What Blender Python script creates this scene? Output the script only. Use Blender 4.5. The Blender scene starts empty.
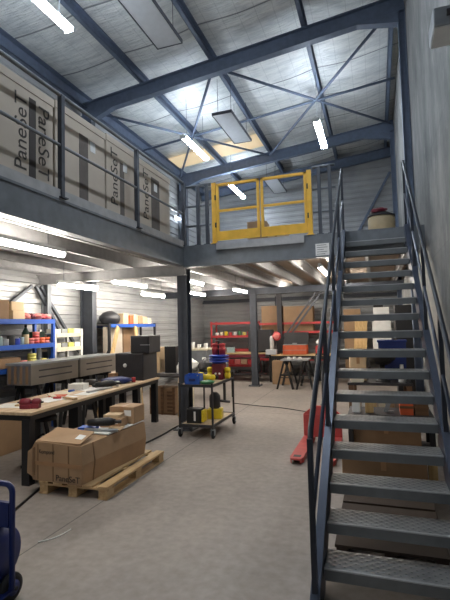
import bpy, bmesh, math, random
from mathutils import Vector, Matrix, noise
random.seed(7)
SC = bpy.context.scene
COL = SC.collection
PI = math.pi

# ------------------------------------------------------------------ camera, world, exposure
cam_data = bpy.data.cameras.new('camera')
cam = bpy.data.objects.new('camera', cam_data)
COL.objects.link(cam)
SC.camera = cam
YAW, PITCH, ROLL = .3314, .0593, -.0252
_c, _s, _cp, _sp, _cr, _sr = math.cos(YAW), math.sin(YAW), math.cos(PITCH), math.sin(PITCH), math.cos(ROLL), math.sin(ROLL)
_r = Vector((_c, _s, 0)); _f = Vector((-_s*_cp, _c*_cp, _sp)); _u = _r.cross(_f)
_r2 = _cr*_r + _sr*_u; _u2 = _cr*_u - _sr*_r
cam.matrix_world = Matrix(((_r2.x, _u2.x, -_f.x, 0), (_r2.y, _u2.y, -_f.y, 0), (_r2.z, _u2.z, -_f.z, 1.6793), (0, 0, 0, 1)))
cam_data.sensor_fit = 'AUTO'; cam_data.sensor_width = 36
cam_data.lens = 439.17*36/600
cam_data.clip_start = .05; cam_data.clip_end = 200

world = bpy.data.worlds.new('world'); SC.world = world
world.use_nodes = True
world.node_tree.nodes['Background'].inputs[0].default_value = (.86, .92, 1, 1)
world.node_tree.nodes['Background'].inputs[1].default_value = .4
SC.view_settings.view_transform = 'Standard'
SC.view_settings.look = 'None'
SC.view_settings.gamma = 1
SC.view_settings.exposure = 0.0
UPPER_TUBE, LOWER_TUBE = 88.0, 104.0
UPPER_COL, LOWER_COL = (.80, .89, 1), (1, .92, .82)

# ------------------------------------------------------------------ materials
def lin(c):
    return tuple(((v/255)/12.92 if v/255 <= .04045 else ((v/255+.055)/1.055)**2.4) for v in c)

class NT:
    def __init__(s, name):
        s.m = bpy.data.materials.new(name); s.m.use_nodes = True
        s.t = s.m.node_tree; s.n = s.t.nodes; s.l = s.t.links
        s.b = s.n['Principled BSDF']
        s.co = s.n.new('ShaderNodeTexCoord').outputs['Object']
    def node(s, kind, **kw):
        n = s.n.new('ShaderNode'+kind)
        for k, v in kw.items():
            if k in n.inputs: n.inputs[k].default_value = v
            else: setattr(n, k, v)
        return n
    def link(s, a, b): s.l.new(a, b)
    def math(s, op, a, b=None, c=None):
        n = s.n.new('ShaderNodeMath'); n.operation = op
        for i, v in enumerate((a, b, c)):
            if v is None: continue
            if hasattr(v, 'links') or hasattr(v, 'is_linked'): s.l.new(v, n.inputs[i])
            else: n.inputs[i].default_value = v
        return n.outputs[0]
    def xyz(s):
        n = s.n.new('ShaderNodeSeparateXYZ'); s.l.new(s.co, n.inputs[0]); return n.outputs
    def noise(s, scale, detail=4, stretch=None, rough=.5):
        n = s.n.new('ShaderNodeTexNoise'); n.inputs['Scale'].default_value = scale
        n.inputs['Detail'].default_value = detail; n.inputs['Roughness'].default_value = rough
        if stretch:
            mp = s.n.new('ShaderNodeMapping'); mp.inputs['Scale'].default_value = stretch
            s.l.new(s.co, mp.inputs[0]); s.l.new(mp.outputs[0], n.inputs['Vector'])
        else: s.l.new(s.co, n.inputs['Vector'])
        return n.outputs['Fac']
    def ramp(s, fac, stops):
        r = s.n.new('ShaderNodeValToRGB'); e = r.color_ramp.elements
        while len(e) < len(stops): e.new(.5)
        for i, (p, c) in enumerate(stops):
            e[i].position = p; e[i].color = (*c, 1)
        s.l.new(fac, r.inputs[0]); return r.outputs['Color']
    def mix(s, fac, a, b, mode='MIX'):
        n = s.n.new('ShaderNodeMix'); n.data_type = 'RGBA'; n.blend_type = mode
        for sock, v in ((n.inputs['Factor'], fac), (n.inputs['A'], a), (n.inputs['B'], b)):
            if hasattr(v, 'is_linked'): s.l.new(v, sock)
            elif isinstance(v, tuple): sock.default_value = (*v, 1)
            else: sock.default_value = v
        return n.outputs['Result']
    def color(s, c):
        if hasattr(c, 'is_linked'): s.l.new(c, s.b.inputs['Base Color'])
        else: s.b.inputs['Base Color'].default_value = (*c, 1)
    def bump(s, h, strength=.3, dist=.02):
        n = s.n.new('ShaderNodeBump'); n.inputs['Strength'].default_value = strength; n.inputs['Distance'].default_value = dist
        s.l.new(h, n.inputs['Height']); s.l.new(n.outputs[0], s.b.inputs['Normal'])
    def set(s, rough=.6, metal=0, spec=None):
        s.b.inputs['Roughness'].default_value = rough; s.b.inputs['Metallic'].default_value = metal
        if spec is not None: s.b.inputs['Specular IOR Level'].default_value = spec

MATS = {}
def M(name, rgb=None, rough=.6, metal=0, var=.12, scale=9, bump=0):
    if name in MATS: return MATS[name]
    t = NT(name); c = lin(rgb)
    f = t.noise(scale, 5)
    lo = tuple(v*(1-var) for v in c); hi = tuple(min(1, v*(1+var)) for v in c)
    t.color(t.ramp(f, [(.3, lo), (.7, hi)]))
    t.set(rough, metal)
    if bump: t.bump(t.noise(scale*4, 4), bump, .01)
    MATS[name] = t.m
    return t.m

def emit(name, col, strength):
    m = bpy.data.materials.new(name); m.use_nodes = True
    b = m.node_tree.nodes['Principled BSDF']
    b.inputs['Base Color'].default_value = (.8, .8, .8, 1)
    b.inputs['Emission Color'].default_value = (*col, 1)
    b.inputs['Emission Strength'].default_value = strength
    MATS[name] = m
    return m

def mk_floor():
    t = NT('concrete_floor')
    a = t.noise(.7, 6, rough=.6); b = t.noise(14, 4); d = t.noise(2.4, 5, (1, .35, 1), .62)
    col = t.ramp(a, [(.3, lin((114, 107, 101))), (.5, lin((140, 131, 123))), (.72, lin((160, 151, 142)))])
    col = t.mix(t.math('MULTIPLY', t.ramp(d, [(.5, (0, 0, 0)), (.72, (1, 1, 1))]), .35), col, lin((104, 98, 94)))
    col = t.mix(.22, col, t.ramp(b, [(.3, lin((120, 114, 110))), (.7, lin((186, 178, 172)))]))
    x, y, z = t.xyz()
    joint = t.math('LESS_THAN', t.math('ABSOLUTE', t.math('ADD', x, 2.61)), .006)
    joint2 = t.math('LESS_THAN', t.math('ABSOLUTE', t.math('SUBTRACT', y, 8.3)), .006)
    j = t.math('MAXIMUM', joint, joint2)
    col = t.mix(t.math('MULTIPLY', j, .75), col, lin((60, 56, 54)))
    t.color(col); t.set(.62)
    t.l.new(t.ramp(a, [(.3, (.50,)*3), (.7, (.72,)*3)]), t.b.inputs['Roughness'])
    t.bump(b, .12, .01)
    MATS['floor'] = t.m
def mk_foil():
    t = NT('roof_foil')
    a = t.noise(3.2, 6, (.7, 2.6, 1), .62); b = t.noise(7, 4, (.5, 4, 1))
    col = t.ramp(a, [(.25, lin((186, 192, 194))), (.55, lin((224, 227, 226))), (.8, lin((238, 240, 236)))])
    x, y, z = t.xyz()
    def grid(v, p, w):
        return t.math('LESS_THAN', t.math('FRACT', t.math('MULTIPLY', v, 1/p)), w/p)
    g = t.math('MAXIMUM', grid(x, .3, .012), grid(y, .15, .008))
    lap = grid(t.math('ADD', y, .35), 1.25, .035)
    col = t.mix(t.math('MULTIPLY', g, .25), col, lin((120, 126, 132)))
    col = t.mix(t.math('MULTIPLY', lap, .75), col, lin((88, 94, 102)))
    t.color(col); t.set(.45, .12)
    t.bump(t.math('ADD', a, t.math('MULTIPLY', b, .5)), .9, .05)
    MATS['foil'] = t.m
def mk_concrete_wall():
    t = NT('rough_grey_render')
    a = t.noise(1.3, 7, (1, 1.2, .7), .65); b = t.noise(4, 6, (1, 1.5, .55), .65); d = t.noise(30, 3)
    col = t.ramp(a, [(.3, lin((92, 94, 95))), (.5, lin((120, 121, 120))), (.7, lin((146, 145, 141)))])
    col = t.mix(t.math('MULTIPLY', t.ramp(b, [(.55, (0, 0, 0)), (.7, (1, 1, 1))]), .45), col, lin((170, 168, 162)))
    x, y, z = t.xyz()
    j = t.math('LESS_THAN', t.math('FRACT', t.math('MULTIPLY', z, 1/1.22)), .012)
    col = t.mix(t.math('MULTIPLY', j, .3), col, lin((90, 92, 94)))
    t.color(col); t.set(.85)
    t.bump(t.math('ADD', t.math('MULTIPLY', b, .8), t.math('MULTIPLY', d, .25)), .6, .02)
    MATS['render'] = t.m
def mk_tread():
    t = NT('punched_galvanised_tread')
    x, y, z = t.xyz()
    sx = t.math('SINE', t.math('MULTIPLY', x, 2*PI/.064)); sy = t.math('SINE', t.math('MULTIPLY', y, 2*PI/.056))
    h = t.math('MULTIPLY', sx, sy)
    dot = t.math('GREATER_THAN', h, .8)
    a = t.noise(7, 5)
    col = t.ramp(a, [(.3, lin((134, 137, 138))), (.7, lin((170, 172, 172)))])
    col = t.mix(t.math('MULTIPLY', dot, .6), col, lin((52, 55, 58)))
    t.color(col); t.set(.28, .6)
    t.bump(h, .35, .006)
    MATS['tread_top'] = t.m
def mk_wood(name, base, dark, along='y', scale=5):
    t = NT(name)
    st = {'x': (.25, 4, 4), 'y': (4, .25, 4), 'z': (4, 4, .25)}[along]
    a = t.noise(scale, 6, st, .6)
    t.color(t.ramp(a, [(.3, lin(dark)), (.65, lin(base))])); t.set(.62)
    t.bump(a, .15, .004)
    MATS[name] = t.m
def mk_siding():
    t = NT('grey_ribbed_cladding')
    a = t.noise(1.1, 5)
    t.color(t.ramp(a, [(.3, lin((140, 142, 144))), (.7, lin((168, 169, 168)))])); t.set(.42, .25)
    MATS['siding'] = t.m
def mk_board():
    t = NT('chipboard_underside')
    a = t.noise(60, 3); b = t.noise(1.4, 4)
    c1 = t.ramp(a, [(.3, lin((150, 132, 114))), (.7, lin((176, 156, 136)))])
    t.color(t.mix(.35, c1, t.ramp(b, [(.3, lin((138, 126, 118))), (.7, lin((186, 172, 158)))]))); t.set(.7)
    MATS['chipboard'] = t.m
mk_floor(); mk_foil(); mk_concrete_wall(); mk_tread(); mk_siding(); mk_board()
mk_wood('bench_wood', (214, 190, 158), (176, 148, 116), 'y')
mk_wood('pine', (206, 178, 134), (168, 134, 92), 'y')
mk_wood('pine_z', (214, 184, 132), (182, 146, 92), 'z')
mk_wood('pine_x', (206, 178, 134), (168, 134, 92), 'x')
mk_wood('ply', (196, 176, 146), (160, 138, 108), 'y')
mk_wood('brown_wood', (122, 90, 62), (84, 60, 42), 'x')
emit('tube_upper', UPPER_COL, UPPER_TUBE)
emit('tube_lower', LOWER_COL, LOWER_TUBE)
emit('skylight_sheet', (1, .80, .52), .5)
MATS['skylight_sheet'].node_tree.nodes['Principled BSDF'].inputs['Base Color'].default_value = (.45, .33, .18, 1)
M('steel', (72, 76, 84), .5, .15)
M('roof_steel', (98, 110, 130), .5, .15)
M('grey_steel', (116, 121, 126), .48, .2)
M('light_steel', (172, 172, 172), .5, .25)
M('galv', (158, 162, 164), .4, .5)
M('nose', (118, 121, 122), .36, .5)
M('edge_highlight', (186, 188, 188), .3, .5)  # pale tone for the painted highlight on the tread edges
M('dark_wood', (62, 50, 42), .75)
M('navy', (62, 70, 86), .38, .25)
M('dark_navy', (40, 45, 55), .45, .15)
M('yellow', (240, 186, 66), .45, 0, .08)
M('blue', (38, 86, 176), .45, 0, .08)
M('deep_blue', (26, 44, 104), .4, 0, .08)
M('red', (190, 64, 66), .45, 0, .1)
M('jack_red', (182, 74, 70), .5, 0, .14)
M('black', (24, 24, 26), .5, 0, .1)
M('rubber', (26, 26, 28), .7, 0, .1)
M('dark', (52, 50, 52), .55, 0, .1)
M('charcoal', (52, 52, 55), .5, .1, .1)
M('white', (226, 226, 222), .5, 0, .05)
M('cream', (218, 208, 184), .6, 0, .08)
M('carton', (166, 136, 104), .78, 0, .1, 5)
M('carton_dark', (136, 108, 80), .78, 0, .12, 5)
M('carton_light', (204, 178, 142), .78, 0, .08, 5)
M('panel_carton', (196, 184, 168), .78, 0, .07, 3)
M('ink', (64, 58, 54), .7, 0, .1)
M('band', (104, 96, 90), .7, 0, .1)
M('tape', (166, 128, 92), .4, 0, .06)
M('label', (232, 232, 230), .6, 0, .04)
M('tin', (138, 132, 124), .38, .55, .18, 3)
M('maroon', (112, 28, 44), .45, 0, .12)
M('tool_yellow', (222, 196, 40), .45, 0, .1)
M('tool_blue', (40, 66, 170), .45, 0, .1)
M('green', (70, 128, 84), .5, 0, .12)
M('dark_green', (40, 72, 58), .4, 0, .1)
M('pink', (212, 122, 116), .55, 0, .1)
M('lime', (214, 206, 110), .55, 0, .1)
M('orange', (206, 92, 50), .5, 0, .1)
M('beige', (190, 172, 138), .6, 0, .08)
M('fixture', (206, 208, 208), .5, .1, .04)
M('panel_grey', (196, 200, 204), .55, .1, .05)
M('glass', (150, 170, 170), .15, 0, .05)

# ------------------------------------------------------------------ mesh builder
class MB:
    def __init__(s):
        s.v = []; s.f = []; s.mi = []; s.sm = []; s.mats = []; s.cur = 0
    def mat(s, name):
        if name not in s.mats: s.mats.append(name)
        s.cur = s.mats.index(name); return s
    def add(s, vs, fs, smooth=False):
        o = len(s.v); s.v += [tuple(v) for v in vs]
        for f in fs:
            s.f.append(tuple(i+o for i in f)); s.mi.append(s.cur); s.sm.append(smooth)
        return s
    def box(s, x0, x1, y0, y1, z0, z1, mtx=None, ch=0):
        if ch <= 0:
            vs = [Vector((x, y, z)) for z in (z0, z1) for y in (y0, y1) for x in (x0, x1)]
            fs = [(0, 2, 3, 1), (4, 5, 7, 6), (0, 1, 5, 4), (2, 6, 7, 3), (0, 4, 6, 2), (1, 3, 7, 5)]
        else:
            bm = bmesh.new(); bmesh.ops.create_cube(bm, size=1)
            for v in bm.verts: v.co = Vector(((x0+x1)/2+v.co.x*(x1-x0), (y0+y1)/2+v.co.y*(y1-y0), (z0+z1)/2+v.co.z*(z1-z0)))
            bmesh.ops.bevel(bm, geom=bm.edges[:], offset=ch, segments=2, affect='EDGES', profile=.5)
            bm.verts.index_update()
            vs = [v.co.copy() for v in bm.verts]; fs = [[v.index for v in f.verts] for f in bm.faces]; bm.free()
        if mtx: vs = [mtx @ v for v in vs]
        return s.add(vs, fs)
    def cb(s, c, d, mtx=None, ch=0):
        return s.box(c[0]-d[0]/2, c[0]+d[0]/2, c[1]-d[1]/2, c[1]+d[1]/2, c[2]-d[2]/2, c[2]+d[2]/2, mtx, ch)
    def bar(s, p0, p1, w, h, up=(0, 0, 1)):
        p0, p1 = Vector(p0), Vector(p1); d = (p1-p0).normalized(); u = Vector(up)
        if abs(d.dot(u)) > .99: u = Vector((0, 1, 0))
        r = d.cross(u).normalized(); u = r.cross(d)
        vs = [p+r*a*w/2+u*b*h/2 for p in (p0, p1) for a, b in ((-1, -1), (1, -1), (1, 1), (-1, 1))]
        return s.add(vs, [(0, 1, 2, 3), (7, 6, 5, 4), (0, 4, 5, 1), (1, 5, 6, 2), (2, 6, 7, 3), (3, 7, 4, 0)])
    def path(s, pts, r, n=10, cap=True):
        pts = [Vector(p) for p in pts]; vs = []; fs = []; m = len(pts); u = None
        for i, p in enumerate(pts):
            d = (pts[min(i+1, m-1)]-pts[max(i-1, 0)]).normalized()
            if u is None:
                u = Vector((0, 0, 1)) if abs(d.z) < .9 else Vector((1, 0, 0))
            a = d.cross(u).normalized(); u = a.cross(d)
            rr = r[i] if isinstance(r, (list, tuple)) else r
            vs += [p+(a*math.cos(2*PI*k/n)+u*math.sin(2*PI*k/n))*rr for k in range(n)]
        for i in range(m-1):
            for k in range(n):
                fs.append((i*n+k, i*n+(k+1) % n, (i+1)*n+(k+1) % n, (i+1)*n+k))
        s.add(vs, fs, True)
        if cap:
            o = len(s.v)-m*n
            s.f += [tuple(o+k for k in range(n))[::-1], tuple(o+(m-1)*n+k for k in range(n))]
            s.mi += [s.cur]*2; s.sm += [False]*2
        return s
    def tube(s, p0, p1, r, n=12): return s.path([p0, p1], r, n)
    def lathe(s, prof, c=(0, 0, 0), axis='z', n=24):
        vs = []; fs = []; m = len(prof); c = Vector(c)
        for (r, h) in prof:
            for k in range(n):
                a = 2*PI*k/n; x, y = r*math.cos(a), r*math.sin(a)
                v = {'z': (x, y, h), 'x': (h, x, y), 'y': (y, h, x)}[axis]
                vs.append(c+Vector(v))
        for i in range(m-1):
            for k in range(n):
                fs.append((i*n+k, i*n+(k+1) % n, (i+1)*n+(k+1) % n, (i+1)*n+k))
        fs.append(tuple(range(n))[::-1]); fs.append(tuple((m-1)*n+k for k in range(n)))
        return s.add(vs, fs, n > 8)
    def prism(s, poly, h0, h1, axis='z'):
        def P(a, b, h): return {'z': (a, b, h), 'x': (h, a, b), 'y': (a, h, b)}[axis]
        n = len(poly)
        vs = [P(a, b, h0) for a, b in poly]+[P(a, b, h1) for a, b in poly]
        fs = [tuple(range(n))[::-1], tuple(range(n, 2*n))]+[(i, (i+1) % n, n+(i+1) % n, n+i) for i in range(n)]
        return s.add(vs, fs)
    def blob(s, c, d, seed=0, amp=.12, sub=3):
        bm = bmesh.new(); bmesh.ops.create_icosphere(bm, subdivisions=sub, radius=1); bm.verts.index_update()
        vs = []
        for v in bm.verts:
            k = 1+amp*noise.noise(v.co*2.1+Vector((seed*3.7, seed, 1)))
            p = v.co*k
            vs.append(Vector((c[0]+p.x*d[0], c[1]+p.y*d[1], max(c[2]-d[2]*.82, c[2]+p.z*d[2]))))
        fs = [[v.index for v in f.verts] for f in bm.faces]; bm.free()
        return s.add(vs, fs, True)
    def mesh(s, name):
        me = bpy.data.meshes.new(name); me.from_pydata(s.v, [], s.f)
        for m in s.mats: me.materials.append(MATS[m])
        me.polygons.foreach_set('material_index', s.mi); me.polygons.foreach_set('use_smooth', s.sm)
        bm = bmesh.new(); bm.from_mesh(me); bmesh.ops.recalc_face_normals(bm, faces=bm.faces[:]); bm.to_mesh(me); bm.free()
        me.update(); return me

def B(mat): return MB().mat(mat)
def tin(mat, r, h): return B(mat).lathe([(r*.95, 0), (r, .008), (r, h-.008), (r*.95, h)], n=18)
def obj(name, mb, parent=None, loc=None, label=None):
    o = bpy.data.objects.new(name, mb.mesh(name)); COL.objects.link(o)
    if parent: o.parent = parent
    if loc: o.location = loc
    if label: o['label'] = label
    return o
def thing(name, label, cat, loc=(0, 0, 0), rz=0, group=None):
    o = bpy.data.objects.new(name, None); COL.objects.link(o); o.empty_display_size = .1
    o.location = loc; o.rotation_euler = (0, 0, rz); o['label'] = label; o['category'] = cat
    if group: o['group'] = group
    return o
def solo(name, mb, label, cat, loc=(0, 0, 0), rz=0, group=None):
    o = obj(name, mb); o.location = loc; o.rotation_euler = (0, 0, rz)
    o['label'] = label; o['category'] = cat
    if group: o['group'] = group
    return o
def struct(name, mb, label=None):
    o = obj(name, mb); o['kind'] = 'structure'
    if label: o['label'] = label
    return o
def dup(root, loc, rz=None, label=None, group=None):
    r = root.copy(); COL.objects.link(r); r.location = loc
    if rz is not None: r.rotation_euler = (0, 0, rz)
    if label: r['label'] = label
    if group: r['group'] = group
    for ch in list(root.children):
        c = ch.copy(); COL.objects.link(c); c.parent = r
        for g in ch.children:
            d = g.copy(); COL.objects.link(d); d.parent = c
    return r
def text(name, body, size, mtx, parent, mat='ink', width=None):
    cu = bpy.data.curves.new(name, 'FONT'); cu.body = body; cu.size = size; cu.extrude = .0008
    cu.align_x = 'CENTER'; cu.align_y = 'CENTER'
    cu.materials.append(MATS[mat])
    tmp = bpy.data.objects.new(name+'_tmp', cu); COL.objects.link(tmp)
    bpy.context.view_layer.update()
    me = bpy.data.meshes.new_from_object(tmp.evaluated_get(bpy.context.evaluated_depsgraph_get()))
    bpy.data.objects.remove(tmp); bpy.data.curves.remove(cu)
    if width:
        xs = [v.co.x for v in me.vertices]; k = width/(max(xs)-min(xs))
        for v in me.vertices: v.co.x *= k
    me.transform(mtx)
    o = bpy.data.objects.new(name, me); COL.objects.link(o); o.parent = parent
    return o
def axes(x, y, o):   # reading direction x, up direction y, at point o
    x, y = Vector(x), Vector(y); z = x.cross(y)
    return Matrix(((x.x, y.x, z.x, o[0]), (x.y, y.y, z.y, o[1]), (x.z, y.z, z.z, o[2]), (0, 0, 0, 1)))

XL, XR, YB, YF = -6.0, .68, 15.0, -2.5
def rafter_top(x): return 7.23+.105*x
DECK = 3.0

# ------------------------------------------------------------------ floor, walls, roof
struct('floor', B('floor').box(XL-.1, XR+.1, YF, YB+.1, -.1, 0))
struct('wall_right', B('render').box(XR, XR+.2, YF, YB, 0, 7.75))

def ribs(z0, z1, pitch=.19):
    pts = []; z = z0
    while z < z1:
        for dz, d in ((0, 0), (.085, 0), (.10, .028), (.175, .028)):
            if z+dz < z1: pts.append((z+dz, d))
        z += pitch
    pts.append((z1, 0)); return pts
prof = ribs(0, 7.6)
poly = [(XL-.08, 0)]+[(XL+d, z) for z, d in prof]+[(XL-.08, 7.6)]
struct('wall_left', B('siding').prism([(x, z) for x, z in poly], YF, YB, 'y'))
poly = [(YB+.08, 0)]+[(YB-d, z) for z, d in prof]+[(YB+.08, 7.6)]
struct('wall_back', B('siding').prism(poly, XL-.08, XR, 'x'))

# the foil blanket under the roof sheets: sags between purlins, folds across
PUR = [-5.86, -4.41, -2.87, -1.04, .5]
mb = B('foil'); nx, ny = 60, 150
vs = []; fs = []
for j in range(ny+1):
    y = YF+(YB-YF)*j/ny
    for i in range(nx+1):
        x = XL-.05+(XR-XL+.1)*i/nx
        k = 0
        for a, b in zip(PUR, PUR[1:]):
            if a <= x <= b: k = math.sin(PI*(x-a)/(b-a))
        z = rafter_top(x)+.25-.05*k+.02*noise.noise(Vector((x*1.3, y*2.2, 0)))
        z -= .03*k*max(0, math.sin(2*PI*(y+.35)/1.25))**4
        vs.append((x, y, z))
for j in range(ny):
    for i in range(nx):
        a = j*(nx+1)+i; fs.append((a, a+1, a+nx+2, a+nx+1))
mb.add(vs, fs, True)
struct('ceiling', mb)
struct('roof_slab', B('grey_steel').prism([(XL-.2, rafter_top(XL-.2)+.36), (XR+.2, rafter_top(XR+.2)+.36), (XR+.2, rafter_top(XR+.2)+.42), (XL-.2, rafter_top(XL-.2)+.42)], YF, YB+.2, 'y'))
# roof light sheets: a translucent strip showing below the blanket
mb = B('skylight_sheet')
for a, b in ((-5.75, -4.5), (-4.32, -2.95)):
    mb.prism([(a, rafter_top(a)+.13), (b, rafter_top(b)+.13), (b, rafter_top(b)+.15), (a, rafter_top(a)+.15)], 11.75, 12.6, 'y')
struct('window_1', mb, 'strip of yellowish translucent roof sheet')

def i_section(mb, p0, p1, h, w, tf=.016, tw=.012):
    """I beam whose top centre line runs p0-p1"""
    p0, p1 = Vector(p0), Vector(p1); d = (p1-p0).normalized()
    r = d.cross(Vector((0, 0, 1))).normalized(); u = r.cross(d)
    mb.bar(p0-u*tf/2, p1-u*tf/2, w, tf, u); mb.bar(p0-u*(h-tf/2), p1-u*(h-tf/2), w, tf, u)
    mb.bar(p0-u*h/2, p1-u*h/2, tw, h-2*tf, u); return mb
for y in (2.6, 7.9, 12.9, 14.86):
    mb = i_section(B('roof_steel'), (XL+.05, y, rafter_top(XL+.05)), (XR-.02, y, rafter_top(XR-.02)), .30, .15)
    if y < 14:
        for x0, x1, s in ((XL+.1, XL+.9, 1), (XR-.1, XR-.8, 1)):   # haunches
            mb.prism([(x0, rafter_top(x0)-.3), (x1, rafter_top(x1)-.3), (x0, rafter_top(x0)-.5)], y-.07, y+.07, 'y')
    struct('roof_beam', mb)
for x in PUR:
    mb = B('roof_steel'); h = .2 if x > -5 else .3; w = .085 if x > -5 else .12
    z = rafter_top(x)
    mb.box(x-w/2, x-w/2+.012, YF, YB, z+.19-h+.01, z+.2)
    mb.box(x-w/2, x+w/2, YF, YB, z+.2-h, z+.212-h); mb.box(x-w/2, x+w/2, YF, YB, z+.188, z+.2)
    mb.box(x+w/2-.01, x+w/2, YF, YB, z+.2-h, z+.23-h)
    struct('purlin_beam', mb)
def br(x, y): return (x, y, rafter_top(x)-.1)
for a, b in (((-2.85, 7.98), (.6, 12.82)), ((.5, 7.98), (-2.85, 12.82)), ((-5.85, 7.98), (-2.88, 12.82)), ((-2.88, 7.98), (-5.85, 12.82)), ((-5.85, 10.4), (.62, 10.4))):
    struct('brace_beam', B('roof_steel').tube(br(*a), br(*b), .03, 8))
struct('brace_beam', B('roof_steel').bar((.6, 14.9, 6.5), (-1.35, 14.9, 3.05), .07, .07))
# wall columns
def h_column(name, x, y, z0, z1, w, d, mat='steel', plate=True, web_along='y'):
    mb = B(mat)
    if web_along == 'y':
        mb.box(x-w/2, x+w/2, y-d/2, y-d/2+.014, z0, z1); mb.box(x-w/2, x+w/2, y+d/2-.014, y+d/2, z0, z1); mb.box(x-.006, x+.006, y-d/2, y+d/2, z0, z1)
    else:
        mb.box(x-w/2, x-w/2+.014, y-d/2, y+d/2, z0, z1); mb.box(x+w/2-.014, x+w/2, y-d/2, y+d/2, z0, z1); mb.box(x-w/2, x+w/2, y-.006, y+.006, z0, z1)
    if plate: mb.box(x-w*.85, x+w*.85, y-d*.85, y+d*.85, 0, .016)
    return struct(name, mb)
for y in (2.6, 7.9, 12.9):
    h_column('wall_column', XL+.2, y, 0, rafter_top(XL+.2)-.3, .3, .15, 'steel', False, 'x')
    h_column('wall_column', XR-.062, y, 0, rafter_top(XR)-.3, .12, .15, 'roof_steel', False, 'x')
h_column('wall_column', XL+.1, 6.75, 0, 2.65, .15, .1, 'grey_steel', False, 'x')
h_column('wall_column', -3.2, YB-.14, 0, 2.65, .15, .15, 'steel', False, 'x')
h_column('support_column', -2.93, 13.82, 0, 2.72, .14, .14, 'dark', True, 'y')
for a, b in (((-5.92, 6.62, 2.5), (-5.92, 7.75, 1.2)), ((-5.92, 6.4, 2.5), (-5.92, 5.5, 1.9)), ((-5.92, 6.5, 2.5), (-5.92, 7.2, 1.6))):
    struct('brace_beam', B('steel').bar(a, b, .05, .05))
for dx in (0, .16):
    struct('brace_beam', B('steel').bar((-1.7+dx, 13.8, 2.72), (-2.86+dx, 13.8, 1.2), .05, .05))
struct('wall_rail_trim', B('steel').box(XL, XR, YB-.1, YB-.03, 2.5, 2.62))

# ------------------------------------------------------------------ mezzanine
EX, FY = -2.97, 6.6            # edges of the void
struct('mezzanine_floor', B('siding').box(XL, EX-.02, YF, YB-.04, DECK-.06, DECK))
mb = B('chipboard').box(EX-.02, XR, FY+.02, YB-.04, DECK-.06, DECK)
struct('mezzanine_floor', mb)
# edge beam beside the void
mb = B('grey_steel')
mb.box(EX-.012, EX, YF, FY, 2.70, DECK).box(EX-.1, EX+.02, YF, FY, 2.68, 2.70).box(EX-.012, EX+.012, YF, FY, 2.975, DECK).mat('light_steel').box(EX-.06, EX+.004, YF, FY, DECK, DECK+.012).box(EX-.006, EX+.006, YF, FY, DECK, DECK+.1)
struct('mezzanine_edge_beam', mb)
mb = B('grey_steel')
mb.box(EX, XR, FY, FY+.012, 2.68, DECK).box(EX, XR, FY-.03, FY+.09, 2.66, 2.68).box(EX, XR, FY-.004, FY+.09, DECK, DECK+.014)
struct('mezzanine_front_beam', mb)
struct('mezzanine_front_trim', B('light_steel').box(-2.38, -.98, FY-.05, FY-.03, DECK-.1, DECK+.02))
def joist(x, y0, y1, z=2.72, mat='light_steel'):
    mb = B(mat).box(x, x+.012, y0, y1, z, DECK-.062).box(x, x+.06, y0, y1, z, z+.012).box(x, x+.06, y0, y1, DECK-.072, DECK-.06)
    struct('joist_beam', mb)
for k in range(5): joist(EX-.32-k*.6, YF, YB-.15)
for k in range(6): joist(-2.55+k*.6, FY+.1, YB-.15)
for y, x0, x1 in ((FY+.05, XL, EX), (11.9, XL, XR), (2.0, XL, EX)):
    mb = i_section(B('light_steel' if y < 11 else 'steel'), (x0, y, 2.72), (x1, y, 2.72), .18, .12)
    struct('mezzanine_beam', mb)
def col_box(x, y, w):
    mb = B('steel').box(x-w/2, x+w/2, y-w/2, y-w/2+.012, 0.016, 2.66).box(x-w/2, x+w/2, y+w/2-.012, y+w/2, .016, 2.66).box(x-.006, x+.006, y-w/2, y+w/2, .016, 2.66)
    mb.box(x-w/2-.08, x+w/2+.08, y-w/2-.08, y+w/2+.08, 0, .016)
    for a in (-1, 1):
        for b in (-1, 1): mb.lathe([(.015, .016), (.015, .03)], (x+a*(w/2+.05), y+b*(w/2+.05), 0), n=6)
    return struct('support_column', mb)
c = col_box(-3.05, 6.75, .17)
col_box(-3.27, 11.95, .17)

# guard rails (posts with top rail and knee rail)
def guard(label, pts, posts, z=DECK, top=1.08, mids=(.55,), close=.021, mat='steel', skirt=0):
    t = thing('guard_rail', label, 'railing', (posts[0][0], posts[0][1], z), 0)
    o = Vector((posts[0][0], posts[0][1], z))
    for p in posts:
        p = Vector((p[0], p[1], z))-o
        obj('post', B(mat).cb((p.x, p.y, top/2), (.05, .05, top)).cb((p.x, p.y, .006), (.1, .1, .012)), t)
    P = [Vector((p[0], p[1], z))-o for p in pts]
    obj('top_rail', B('grey_steel').path([p+Vector((0, 0, top)) for p in P], .022, 10), t)
    for m in mids:
        obj('mid_rail', B('grey_steel').path([p+Vector((0, 0, m)) for p in P], .017, 8), t)
    return t
EXR = EX+.055
guard('long steel guard rail in front of the big panel cartons on the mezzanine', [(EXR-.06, YF, 0), (EXR-.06, 6.62, 0)],
      [(EXR-.06, y) for y in (.6, 2.1, 3.62, 5.12, 6.62)], z=DECK+.012)
guard('short steel railing between the corner post and the yellow gate', [(-2.93, FY+.05), (-2.5, FY+.05)], [(-2.72, FY+.05), (-2.56, FY+.05)], z=DECK+.014, top=1.0, mids=(.33, .66))
guard('steel railing between the yellow gate and the staircase top', [(-.84, FY+.05), (-.5, FY+.05)], [(-.74, FY+.05), (-.58, FY+.05)], z=DECK+.014, top=1.04, mids=(.35, .7))

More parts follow.
